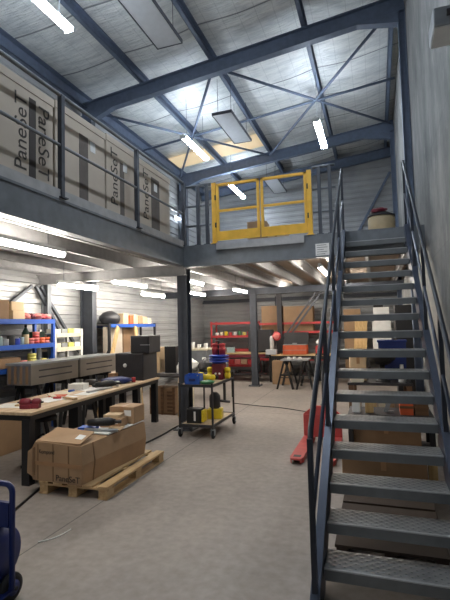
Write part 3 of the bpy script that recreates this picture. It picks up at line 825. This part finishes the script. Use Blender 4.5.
# ------------------------------------------------------------------ left wall: blue rack, white rack, second blue rack
def rack(name, label, x0, x1, y0, y1, h, levels, upr, beam, group=None, decks='grey_steel', face='x'):
    t = thing(name, label, 'rack', ((x0+x1)/2, (y0+y1)/2, 0), 0, group)
    a, b = (x1-x0)/2, (y1-y0)/2
    for sx in (-1, 1):
        for sy in (-1, 1):
            obj('upright', B(upr).box(sx*(a-.025)-.025, sx*(a-.025)+.025, sy*(b-.025)-.025, sy*(b-.025)+.025, 0, h), t)
    for z in levels:
        sh = obj('shelf', B(decks).box(-a+.03, a-.03, -b+.03, b-.03, z-.018, z), t)
        mb = B(beam)
        for s_ in (-1, 1):
            mb.box(s_*(a-.01)-.02, s_*(a-.01)+.02, -b+.05, b-.05, z-.07, z+.004) if face == 'x' else mb.box(-a+.05, a-.05, s_*(b-.01)-.02, s_*(b-.01)+.02, z-.07, z+.004)
        obj('beam', mb, sh)
    mb = B(upr)
    if face == 'x':
        for sy in (-1, 1): mb.bar((-a+.03, sy*(b-.025), h*.3), (a-.03, sy*(b-.025), h*.7), .02, .02)
    else:
        for sx in (-1, 1): mb.bar((sx*(a-.025), -b+.03, h*.3), (sx*(a-.025), b-.03, h*.7), .02, .02)
    obj('side_brace', mb, t)
    return t
rack('storage_rack', 'blue shelving rack full of small parts at the left picture edge', -5.88, -5.42, 4.6, 6.42, 1.88, (.45, 1.1, 1.46, 1.87), 'blue', 'blue')
ZT, ZM, ZLo = 1.874, 1.464, 1.104
carton('cardboard_box', 'large brown carton on the blue rack top, at the picture edge', .36, .4, .3, (-5.62, 5.2, ZT), 0, 'carton_dark')
carton('cardboard_box', 'tan carton on the blue rack top, lower of two stacked', .3, .28, .14, (-5.6, 5.6, ZT), .1, 'carton_light')
carton('cardboard_box', 'tan carton on the blue rack top, upper of two stacked', .28, .26, .14, (-5.6, 5.6, ZT+.14), 0, 'carton_light')
for i in range(5):
    solo('red_parts_pouch', B(('pink', 'maroon', 'pink', 'red', 'pink')[i]).blob((0, 0, .045), (.07, .09, .055), i+10, .3), 'red parts pouch heaped on the blue rack top', 'pouch', (-5.52, 5.83+i*.125, ZT), i, 'red pouches on the blue rack')
def roll(mat, r, h): return B(mat).lathe([(r*.5, 0), (r, 0), (r, h), (r*.5, h)], n=20)
k = 0
for m, y, r, h in (('galv', 4.85, .06, .12), ('charcoal', 5.0, .07, .16), ('white', 5.14, .05, .12), ('glass', 5.27, .05, .14), ('galv', 5.38, .055, .1), ('charcoal', 5.5, .06, .15), ('tool_blue', 5.62, .05, .1), ('glass', 5.72, .04, .12), ('beige', 5.81, .05, .16)):
    solo('parts_tin', tin(m, r, h), 'small tin or jar in the row on the middle blue rack shelf', 'tin', (-5.5, y, ZM), 0, 'tins on the middle blue rack shelf')
for n_, (m, y, z_) in enumerate((('pink', 5.92, 0), ('pink', 5.92, .05), ('red', 6.04, 0), ('pink', 6.04, .05), ('red', 6.04, .1), ('pink', 6.04, .15), ('orange', 6.17, 0), ('orange', 6.17, .05), ('pink', 6.29, 0), ('orange', 6.29, .05))):
    solo('tape_roll', roll(m, .056, .048), 'pink or orange tape roll stacked on the middle blue rack shelf', 'tape', (-5.5, y, ZM+z_), 0, 'tape rolls on the middle blue rack shelf')
bt = thing('green_bottle', 'dark green bottle standing behind the tape rolls', 'bottle', (-5.68, 6.0, ZM))
obj('body', B('dark_green').lathe([(.05, 0), (.055, .01), (.055, .2), (.03, .25), (.02, .28)], n=20), bt); obj('cap', B('black').lathe([(.022, .28), (.022, .33)], n=14), bt)
carton('green_crate', 'dark green plastic crate behind the tape rolls', .24, .3, .2, (-5.7, 6.2, ZM), 0, 'dark_green', tape=False)
carton('cardboard_box', 'brown carton on the lower blue rack shelf', .34, .5, .16, (-5.64, 5.42, ZLo), 0, 'carton_dark')
for n_, (m, y, z_, r) in enumerate((('pink', 5.76, 0, .07), ('pink', 5.76, .05, .06), ('lime', 5.95, 0, .07), ('lime', 5.95, .05, .07), ('lime', 5.95, .1, .07), ('lime', 5.95, .15, .07), ('lime', 6.1, 0, .06), ('lime', 6.22, 0, .06), ('lime', 6.22, .05, .05))):
    solo('tape_roll', roll(m, r, .048), ('pink' if m == 'pink' else 'yellow')+' tape roll stacked on the lower blue rack shelf', 'tape', (-5.5, y, ZLo+z_), 0, ('pink' if m == 'pink' else 'yellow')+' tape rolls on the lower blue rack shelf')
rack('white_rack', 'small white rack with pale goods beside the left wall column', -5.88, -5.5, 6.5, 7.3, 1.7, (.5, 1.08, 1.36, 1.62), 'white', 'cream')
for z_, lv in ((1.624, 'top'), (1.364, 'middle'), (1.084, 'lower')):
    for i in range(4):
        solo('parts_tray', B(('cream', 'galv', 'lime', 'white')[i]).box(-.1, .1, -.075, .075, 0, .01).box(-.1, -.092, -.075, .075, .01, .08).box(.092, .1, -.075, .075, .01, .08).box(-.092, .092, -.075, -.067, .01, .08).box(-.092, .092, .067, .075, .01, .08),
             '%s tray on the %s shelf of the white rack' % (('cream', 'grey', 'yellowish', 'white')[i], lv), 'tray', (-5.62, 6.62+i*.18, z_), 0)
rack('storage_rack', 'blue rack with cartons on top beyond the left wall column', -5.88, -5.42, 8.1, 10.2, 1.8, (.5, 1.78), 'charcoal', 'blue')
Z2 = 1.784
solo('black_sack', B('charcoal').blob((0, 0, .13), (.2, .28, .16), 8, .15), 'dark sack on the near end of the second blue rack', 'sack', (-5.62, 8.42, Z2))
for i, (y, w_, h_, m) in enumerate(((8.78, .22, .24, 'carton_light'), (9.02, .18, .2, 'orange'), (9.22, .2, .22, 'carton_light'), (9.44, .2, .2, 'carton'), (9.66, .2, .18, 'carton_light'), (9.88, .2, .14, 'cream'))):
    carton('cardboard_box', ('tall tan', 'orange', 'second tan', 'brown', 'third tan', 'low cream')[i]+' carton in the row on the second blue rack', .3, w_*.95, h_, (-5.58, y, Z2), 0, m, 'cartons on the second blue rack', tape=False)
for i, (y, h_, m, lab) in enumerate(((8.3, 1.22, 'panel_carton', 'large flat brown panel on the second blue rack, near end'), (9.0, 1.2, 'carton_dark', 'large flat brown panel with white label on the second blue rack'))):
    t = thing('flat_panel', lab, 'panel', (-5.55, y+.15, .504)); obj('board', B(m).box(-.05, .02, -.33, .33, 0, h_, ch=.004), t)
    if i: obj('label', B('label').box(.02, .023, -.02, .12, .78, .96), t)
for p0, p1, lab in (((-5.02, 7.1, .01), (-5.385, 8.38, 1.72), 'pale plank leaning against the second blue rack, near end'), ((-5.0, 8.68, .01), (-5.385, 9.12, 1.72), 'second pale plank leaning against the second blue rack')):
    p0, p1 = Vector(p0), Vector(p1)
    solo('wooden_plank', B('pine_z').bar((0, 0, 0), p1-p0, .11, .03, (1, 0, 0)), lab, 'plank', p0)
# sheet metal boxes on trestles
def metal_box(label, y0, y1, h0, h1):
    t = thing('sheet_metal_box', label, 'metal box', (-5.15, (y0+y1)/2, h0), 0)
    d_ = (y1-y0)/2; h = h1-h0
    obj('shell', B('tin').box(-.23, .23, -d_, d_, 0, h-.03, ch=.004), t)
    obj('rim', B('galv').box(-.245, .245, -d_-.012, d_+.012, h-.03, h), t)
    mb = B('dark')
    for z in (.1, .2): mb.box(.23, .233, -d_*.7, d_*.7, z, z+.022)
    obj('slot', mb, t)
    mb = B('carton_dark')
    for i in range(4): mb.box(-.2+i*.11, -.15+i*.11, -d_-.002, -d_, .02, h-.05)
    obj('stain_streak', mb, t)
metal_box('long brownish sheet metal box on black trestles, nearer one', 5.3, 6.4, .86, 1.19)
metal_box('sheet metal box behind the nearer one, before the lower grey cabinet', 6.46, 7.6, .86, 1.19)
def trestle(label, loc, h, span, mat='black', rz=0):
    t = thing('trestle', label, 'trestle', loc, rz)
    obj('top_beam', B(mat).box(-span/2, span/2, -.04, .04, h-.07, h), t)
    for sx in (-1, 1):
        for sy in (-1, 1):
            obj('leg', B(mat).bar((sx*(span/2-.08), sy*.03, h-.05), (sx*(span/2-.02), sy*.2, .0), .05, .04), t)
        obj('spreader', B(mat).bar((sx*(span/2-.05), -.12, h*.4), (sx*(span/2-.05), .12, h*.4), .025, .025), t)
    return t
trestle('black trestle under the nearer sheet metal box, front one', (-5.15, 5.5, 0), .86, .46)
trestle('black trestle under the nearer sheet metal box, rear one', (-5.15, 6.15, 0), .86, .46)
trestle('black trestle under the second sheet metal box, front one', (-5.15, 6.75, 0), .86, .46)
trestle('black trestle under the second sheet metal box, rear one', (-5.15, 7.35, 0), .86, .46)

# ------------------------------------------------------------------ small table beyond the workbench
tb = thing('side_table', 'small dark table behind the workbench end and the corner column', 'table', (-4.05, 8.05, 0))
obj('table_top', B('dark').box(-.45, .45, -.35, .35, .72, .75), tb)
for x in (-.42, .42):
    for y in (-.32, .32): obj('leg', B('cream').box(x-.02, x+.02, y-.02, y+.02, 0, .72), tb)
cr = thing('slatted_crate', 'brown slatted crate on the floor left of the corner column', 'crate', (-4.0, 7.95, 0))
mb = B('brown_wood').box(-.26, .26, -.2, .2, 0, .03)
obj('base', mb, cr)
obj('panel', B('carton_dark').box(-.255, .255, -.2, .2, .03, .5, ch=.005), cr)
mb = B('brown_wood')
for i in range(6): mb.box(.1, .24, -.212, -.2, .06+i*.07, .1+i*.07)
obj('vent_slats', mb, cr); obj('corner_batten', B('brown_wood').box(-.27, -.22, -.22, -.2, 0, .52).box(.22, .27, -.22, -.2, 0, .52).box(-.03, .02, -.22, -.2, 0, .52), cr)
carton('cardboard_box', 'tan upright carton on the small table behind the cabinets', .22, .24, .5, (-4.2, 7.95, ZB), 0, 'carton_light')
carton('black_case', 'black upright case on the small table beside the tan carton', .24, .26, .52, (-3.86, 7.95, ZB), 0, 'black', tape=False)
for i, x in enumerate((-4.36, -3.65)):
    solo('white_jug', B('white').lathe([(.05, 0), (.055, .01), (.055, .14), (.025, .18), (.025, .21)], n=18), ('white jug at the left end of the small table', 'white jug at the right end of the small table')[i], 'jug', (x, 7.8, ZB))
solo('pale_board', B('pine_z').bar((0, 0, 0), (.02, .05, 1.1), .1, .025, (0, 1, 0)), 'pale narrow board leaning upright beside the corner column', 'board', (-3.55, 7.6, .005))
sb = thing('storage_bench', 'pale counter with white jars behind the corner column, left of the red rack', 'counter', (-5.1, 12.0, 0))
obj('counter_top', B('cream').box(-.5, .5, -.3, .3, 1.0, 1.05), sb); obj('front_panel', B('grey_steel').box(-.48, .48, -.28, .28, .1, 1.0), sb)
obj('plinth', B('dark').box(-.45, .45, -.26, .26, 0, .1), sb)
for i in range(5):
    solo('white_jar', tin('white', .06, .12+.03*(i % 3)), 'white jar in the row on the pale back counter', 'jar', (-5.5+i*.2, 11.85, 1.05), 0, 'white jars on the pale counter')
gt = thing('side_table', 'low dark table with bags behind the cart and the corner column', 'table', (-3.85, 9.7, 0))
obj('table_top', B('dark').box(-.6, .6, -.35, .35, .6, .63), gt)
for x in (-.55, .55):
    for y in (-.3, .3): obj('leg', B('black').box(x-.025, x+.025, y-.025, y+.025, 0, .6), gt)
for x, m, lab in ((-4.2, 'white', 'white bag on the low dark table behind the cart'), (-3.85, 'charcoal', 'dark bag between the white bag and the grey bag behind the cart'), (-3.48, 'galv', 'grey bag at the right end of the low dark table behind the cart')):
    solo('parts_bag', B(m).blob((0, 0, .13), (.165, .2, .16), int(-x*10), .35), lab, 'bag', (x, 9.65, .63), 0, 'bags on the low dark table')
solo('tall_bottle', tin('white', .05, .3), 'white tall bottle standing behind the bags on the low dark table', 'bottle', (-4.0, 9.95, .63))

# ------------------------------------------------------------------ back of the hall
rack('red_rack', 'red shelving rack against the back wall behind the pump', -5.35, -3.75, 13.95, 14.5, 1.83, (.4, .9, 1.36, 1.8), 'red', 'red', None, 'red', 'y')
for i in range(9):
    m = ('white', 'cream', 'tool_yellow', 'red', 'white', 'green', 'lime', 'red', 'orange')[i]
    solo('parts_tin', tin(m, .055, .1+.02*(i % 3)), 'small coloured tin in the row on the red rack', 'tin', (-5.15+i*.16, 14.05, 1.364), 0, 'tins on the upper red rack shelf')
for i in range(6):
    carton('small_carton', 'pink, red or cream carton in the row on the bottom red rack shelf', .2, .25, .16, (-5.1+i*.22, 14.15, .404), 0, ('pink', 'carton_light', 'red')[i % 3], 'cartons on the bottom red rack shelf', tape=False)
t1 = thing('back_table', 'wooden-topped table with black legs in front of the red rack', 'table', (-3.98, 13.1, 0))
obj('table_top', B('pine_x').box(-1.0, 1.0, -.35, .35, .82, .86), t1)
for x in (-.95, .95):
    for y in (-.3, .3): obj('leg', B('black').box(x-.035, x+.035, y-.035, y+.035, 0, .82), t1)
obj('shelf', B('dark').box(-.77, .77, -.27, .27, .2, .23), t1)
obj('apron', B('maroon').box(-.8, .8, -.33, -.31, .72, .82), t1)
ZT1 = .86
ms = thing('grey_display', 'big dark screen housing on the wooden back table, beside the second column', 'display', (-3.37, 13.1, ZT1))
obj('housing', B('charcoal').box(-.36, .36, -.2, .2, .03, .68, ch=.015), ms); obj('screen', B('dark').box(-.32, .32, -.206, -.2, .09, .63), ms); obj('foot', B('black').box(-.2, .2, -.15, .15, 0, .03), ms)
solo('white_bottle', B('white').lathe([(.05, 0), (.06, .01), (.06, .4), (.05, .46), (.02, .5)], n=18), 'tall white bottle beside the dark screen housing', 'bottle', (-2.99, 12.9, ZT1))
carton('teal_box', 'small pale blue box on the wooden back table', .24, .18, .16, (-4.3, 12.95, ZT1), .1, 'glass', tape=False)
solo('cream_wedge', B('cream').prism([(-.3, 0), (.1, 0), (.1, .14)], -.1, .1, 'y'), 'cream wedge-shaped piece on the wooden back table', 'wedge', (-4.6, 12.95, ZT1))
for i in range(4):
    solo('shoe_like_tool', B('black').path([(-.08, 0, .04), (0, 0, .05), (.09, 0, .035)], [.035, .045, .03], 10), 'small black tool in the row under the wooden back table', 'tool', (-4.75+i*.22, 13.0, .23), i*.4, 'black tools under the back table')
t2 = thing('back_workbench', 'dark workbench with wooden top carrying the orange toolbox', 'workbench', (-1.95, 12.95, 0))
obj('bench_top', B('pine_x').box(-1.0, 1.55, -.4, .35, .78, .82), t2)
for x in (-.95, .3, 1.5):
    for y in (-.35, .3): obj('leg', B('black').box(x-.035, x+.035, y-.035, y+.035, 0, .78), t2)
obj('front_rail', B('black').box(-.95, 1.5, -.37, -.34, .68, .78), t2)
ZT2 = .82
tb = thing('orange_toolbox', 'orange toolbox with open black lid on the back workbench', 'toolbox', (-2.26, 12.72, ZT2))
obj('box', B('orange').box(-.34, .34, -.18, .18, 0, .27, ch=.012), tb)
obj('lid', B('black').prism([(.14, .27), (.18, .27), (.26, .62), (.22, .62)], -.36, .36, 'x'), tb)
obj('trim', B('galv').box(-.05, .08, -.19, -.18, .3, .33).box(-.345, .345, -.184, -.18, .12, .13).box(-.345, .345, -.185, .185, .268, .278), tb)
sf = thing('red_fan', 'round red and white fan left of the orange toolbox', 'fan', (-2.82, 12.8, ZT2))
obj('head', B('red').lathe([(.05, -.06), (.12, -.05), (.13, 0), (.1, .05)], (0, 0, .52), 'y', 20), sf); obj('face', B('pink').lathe([(.08, -.064), (.09, -.058)], (0, 0, .52), 'y', 18), sf)
obj('stand', B('black').lathe([(.1, 0), (.1, .02), (.015, .03), (.015, .4)], n=16), sf)
carton('grey_box', 'grey low box in front of the red fan', .3, .2, .14, (-2.95, 12.62, ZT2), 0, 'panel_grey', tape=False)
solo('red_jerrycan', B('red').box(-.14, .14, -.1, .1, 0, .24, ch=.03).box(-.05, .05, -.02, .02, .24, .29), 'red canister at the right of the orange toolbox', 'canister', (-1.55, 12.8, ZT2))
solo('white_helmet', B('white').lathe([(.13, 0), (.12, .06), (.08, .11), (.02, .13)], n=20), 'white rounded cap on the red canister', 'cap', (-1.55, 12.8, ZT2+.29))
carton('cardboard_box', 'brown upright carton under the back workbench beside the trestles', .5, .24, .66, (-2.62, 12.42, .0), 0, 'carton')
rack('red_rack', 'red rack with big tan cartons behind the orange toolbox', -3.7, -1.2, 14.0, 14.6, 1.74, (.6, 1.46), 'dark', 'red', None, 'dark', 'y')
gr2 = obj('guard_bar', B('red').box(-1.2, 1.2, -.31, -.27, .0, .07)); gr2.parent = [o for o in COL.objects if o.name == 'red_rack.001'][0]; gr2.location = (0, 0, 1.68)
carton('cardboard_box', 'big tan carton on the dark rack left of the wall brace', .66, .4, .84, (-3.28, 14.35, 1.464), 0, 'carton', tape=True)
carton('cardboard_box', 'big tan carton on the dark rack behind the wall brace', .95, .4, .8, (-2.4, 14.35, 1.464), 0, 'carton', tape=True)
# sawhorses with a grey plank
def sawhorse(label, loc, rz):
    t = thing('sawhorse', label, 'sawhorse', loc, rz)
    obj('top_beam', B('black').box(-.4, .4, -.03, .03, .66, .73), t)
    for sx in (-1, 1):
        for sy in (-1, 1): obj('leg', B('black').bar((sx*.3, sy*.03, .69), (sx*.36, sy*.21, 0), .045, .045), t)
        obj('spreader', B('black').bar((sx*.36, -.15, .3), (sx*.36, .15, .3), .025, .02), t)
    obj('shelf', B('black').box(-.33, .33, -.09, .09, .34, .38), t)
    return t
sawhorse('black sawhorse under the grey plank, beside the brown carton', (-2.33, 11.75, 0), PI/2)
sawhorse('black sawhorse under the grey plank, nearer the staircase', (-1.82, 11.75, 0), PI/2)
solo('grey_plank', B('galv').box(-.36, .36, -.3, .3, 0, .04), 'grey plank lying across the two black sawhorses', 'plank', (-2.08, 11.72, .73))
for i in range(3):
    solo('white_cup', tin('white', .04, .05), 'white cup in the row on the grey plank', 'cup', (-2.25+i*.15, 11.6, .77), 0, 'cups on the grey plank')

# ------------------------------------------------------------------ goods seen through the stair treads
wt = thing('storage_table', 'pale table behind the staircase carrying white boxes', 'table', (-.2, 13.3, 0))
obj('table_top', B('ply').box(-.1, .85, -.4, .4, .86, .9), wt)
for x in (-.06, .8):
    for y in (-.35, .35): obj('leg', B('dark').box(x-.03, x+.03, y-.03, y+.03, 0, .86), wt)
carton('panel_sheets', 'tall tan chipboard sheets standing behind the staircase', .5, .3, 2.1, (-.72, 14.2, 0), 0, 'carton', tape=False, cat='sheets')
for i in range(3):
    solo('leaning_board', B('pine_z').bar((0, 0, 0), (.1, .5, 1.75), .14, .025, (0, 1, 0)), ('first', 'second', 'third')[i]+' pale board leaning on the tan sheets behind the staircase, from the left', 'board', (-.66+i*.11, 13.85-.03*i-.45, .01))
carton('white_box', 'large white box on the pale table behind the staircase', .5, .4, .8, (.12, 13.3, .9), 0, 'white', tape=False)
carton('white_box', 'upper white box with dark window on the large white one', .42, .36, .4, (.12, 13.3, 1.7), 0, 'white', tape=False)
carton('grey_monitor', 'black monitor on the top white box behind the staircase', .26, .1, .26, (.05, 13.22, 2.1), 0, 'black', tape=False)
tc = thing('tall_cabinet', 'tall black cabinet against the grey wall behind the staircase', 'cabinet', (.5, 9.3, 0))
obj('body', B('black').box(-.17, .16, -.3, .3, 0, 2.0, ch=.006), tc); obj('door', B('black').box(-.16, .15, -.312, -.3, .04, 1.96), tc); obj('handle', B('galv').box(-.13, -.115, -.33, -.312, .9, 1.1), tc)
tn = thing('under_stair_table', 'dark-topped table under the upper flight of the staircase', 'table', (.06, 7.9, 0))
obj('table_top', B('dark').box(-.55, .42, -.5, .5, .68, .72), tn)
for x in (-.5, .37):
    for y in (-.45, .45): obj('leg', B('brown_wood').box(x-.04, x+.04, y-.04, y+.04, 0, .68), tn)
obj('lower_shelf', B('brown_wood').box(-.5, .37, -.45, .45, .25, .28), tn)
ZU = .72
nb = thing('navy_tub', 'navy plastic tub on the table under the staircase', 'tub', (.22, 8.05, ZU))
obj('body', B('deep_blue').prism([(-.2, 0), (.2, 0), (.22, .62), (-.22, .62)], -.17, .17, 'y'), nb); obj('rim', B('deep_blue').box(-.235, .235, -.185, .185, .62, .65), nb)
rb = thing('black_basin', 'round black basin before the navy tub under the staircase', 'basin', (.05, 7.6, ZU))
obj('bowl', B('black').lathe([(.1, .28), (.2, .36), (.23, .45), (.24, .46), (.22, .45), (.1, .31)], n=28), rb); obj('stand', B('black').lathe([(.12, 0), (.1, .02), (.04, .05), (.04, .28)], n=16), rb)
solo('white_jug', B('white').lathe([(.05, 0), (.06, .01), (.06, .16), (.03, .22), (.025, .28)], n=18), 'white jug right of the black basin under the staircase', 'jug', (.34, 7.55, ZU))
carton('cardboard_box', 'tan carton on the table left of the black basin under the staircase', .26, .3, .4, (-.34, 7.8, ZU), .1, 'carton_light')
carton('cardboard_box', 'cream carton in front of the tan carton under the staircase', .2, .16, .2, (-.34, 7.52, ZU), 0, 'cream', lab=True)
for i in range(5):
    carton('wooden_block', ('first', 'second', 'third', 'fourth', 'fifth')[i]+' wooden block from the left on the low shelf under the staircase table', .09, .2, .2-.02*(i % 2), (-.38+i*.13, 7.62, .28), .05*i, ('pine_z', 'white', 'pine_z', 'cream', 'carton')[i], tape=False, cat='block')
ls = thing('low_shelf', 'low dark shelf with brown crates under the staircase middle', 'shelf', (.1, 6.1, 0))
obj('shelf_top', B('dark').box(-.5, .5, -.28, .28, .5, .53), ls); obj('shelf_bottom', B('dark').box(-.5, .5, -.28, .28, .08, .11), ls)
for x in (-.47, .47):
    for y in (-.25, .25): obj('leg', B('black').box(x-.03, x+.03, y-.03, y+.03, 0, .5), ls)
for i in range(2):
    cc = thing('brown_crate', ('brown wooden crate at the right end of the low shelf, left one', 'brown wooden crate at the far right end of the low shelf')[i], 'crate', (.3+i*.17, 6.05, .53))
    obj('board', B('orange' if i == 0 else 'brown_wood').box(-.075, .075, -.15, .15, 0, .2), cc); obj('batten', B('brown_wood').box(-.08, .08, -.156, -.15, .08, .11), cc)
carton('white_block', 'white block on the left end of the low shelf', .1, .12, .14, (-.3, 6.0, .53), 0, 'white', tape=False)
carton('tan_block', 'tan block beside the white block on the low shelf', .1, .12, .14, (-.14, 6.0, .53), 0, 'pine_z', tape=False)
solo('metal_bracket', B('galv').bar((0, 0, 0), (.07, 0, .17), .02, .05).bar((0, 0, .01), (.1, 0, .01), .05, .012), 'grey metal bracket in the middle of the low shelf', 'bracket', (.05, 6.0, .54))
carton('cardboard_box', 'long brown carton on the bottom board of the low shelf', .8, .4, .26, (.05, 6.1, .11), 0, 'carton_dark')
for i in range(4):
    solo('white_scrap', B(('white', 'galv', 'cream', 'white')[i]).blob((0, 0, .04), (.08, .06, .05), 30+i, .4), ('white', 'grey', 'cream', 'second white')[i]+' scrap lying on the big brown carton under the stairs', 'scrap', (-.25+i*.15, 4.9, .3), i)
carton('cardboard_box', 'wide brown carton on the floor under the lower staircase', .8, .6, .3, (.0, 5.0, 0), 0, 'carton_dark')
solo('timber_block', B('pine_z').box(-.04, .04, -.04, .04, 0, .3), 'upright timber block right of the wide brown carton', 'block', (.46, 4.85, 0))
ps = thing('dark_pallet', 'dark pallet on the floor under the lowest treads', 'pallet', (.02, 3.95, 0))  # made longer and darker to fill the dark area below the treads
mb = B('dark_wood')
for i in range(7): mb.box(-.37, .37, -.6+i*.2-.08, -.6+i*.2+.08, .1, .12)
obj('deck_boards', mb, ps)
for x in (-.32, 0, .32): obj('stringer_board', B('dark_wood').box(x-.04, x+.04, -.68, .68, 0, .1), ps)

# ------------------------------------------------------------------ cables and litter on the floor
def cable(name, label, pts, r, mat):
    P = [Vector((x, y, r)) for x, y in pts]; out = []
    for i in range(len(P)-1):
        p0, p1, p2, p3 = P[max(i-1, 0)], P[i], P[i+1], P[min(i+2, len(P)-1)]
        for k in range(8):
            t = k/8; out.append(.5*((2*p1)+(-p0+p2)*t+(2*p0-5*p1+4*p2-p3)*t*t+(-p0+3*p1-3*p2+p3)*t**3))
    out.append(P[-1]); solo(name, B(mat).path(out, r, 6), label, 'cable')
cable('power_cable', 'thick black cable running along the floor beside the pallet to the cart', [(-3.1, 2.7), (-3.2, 3.1), (-3.31, 3.42), (-3.42, 3.75), (-3.49, 4.0)], .012, 'black')
cable('extension_cable', 'black cable from behind the pallet towards the cart wheels', [(-3.3, 5.3), (-3.26, 5.7), (-3.24, 6.2), (-3.26, 6.8), (-3.22, 7.4), (-3.0, 7.7)], .012, 'black')
cable('thin_cable', 'thin black cable across the floor between the cart and the pallet jack', [(-3.0, 9.15), (-2.4, 8.95), (-1.93, 8.84), (-1.5, 8.62), (-1.08, 8.4), (-.7, 8.2)], .008, 'black')
cable('white_cable', 'short white cord lying on the floor beside the blue trolley', [(-2.62, 2.9), (-2.56, 2.96), (-2.52, 3.06), (-2.51, 3.16)], .005, 'white')
solo('dark_smear', B('dark').prism([(-.04, -.02), (.03, -.03), (.05, .0), (.02, .03), (-.03, .025)], 0, .002), 'small dark flake on the floor in front', 'flake', (-.62, 2.52, 0))
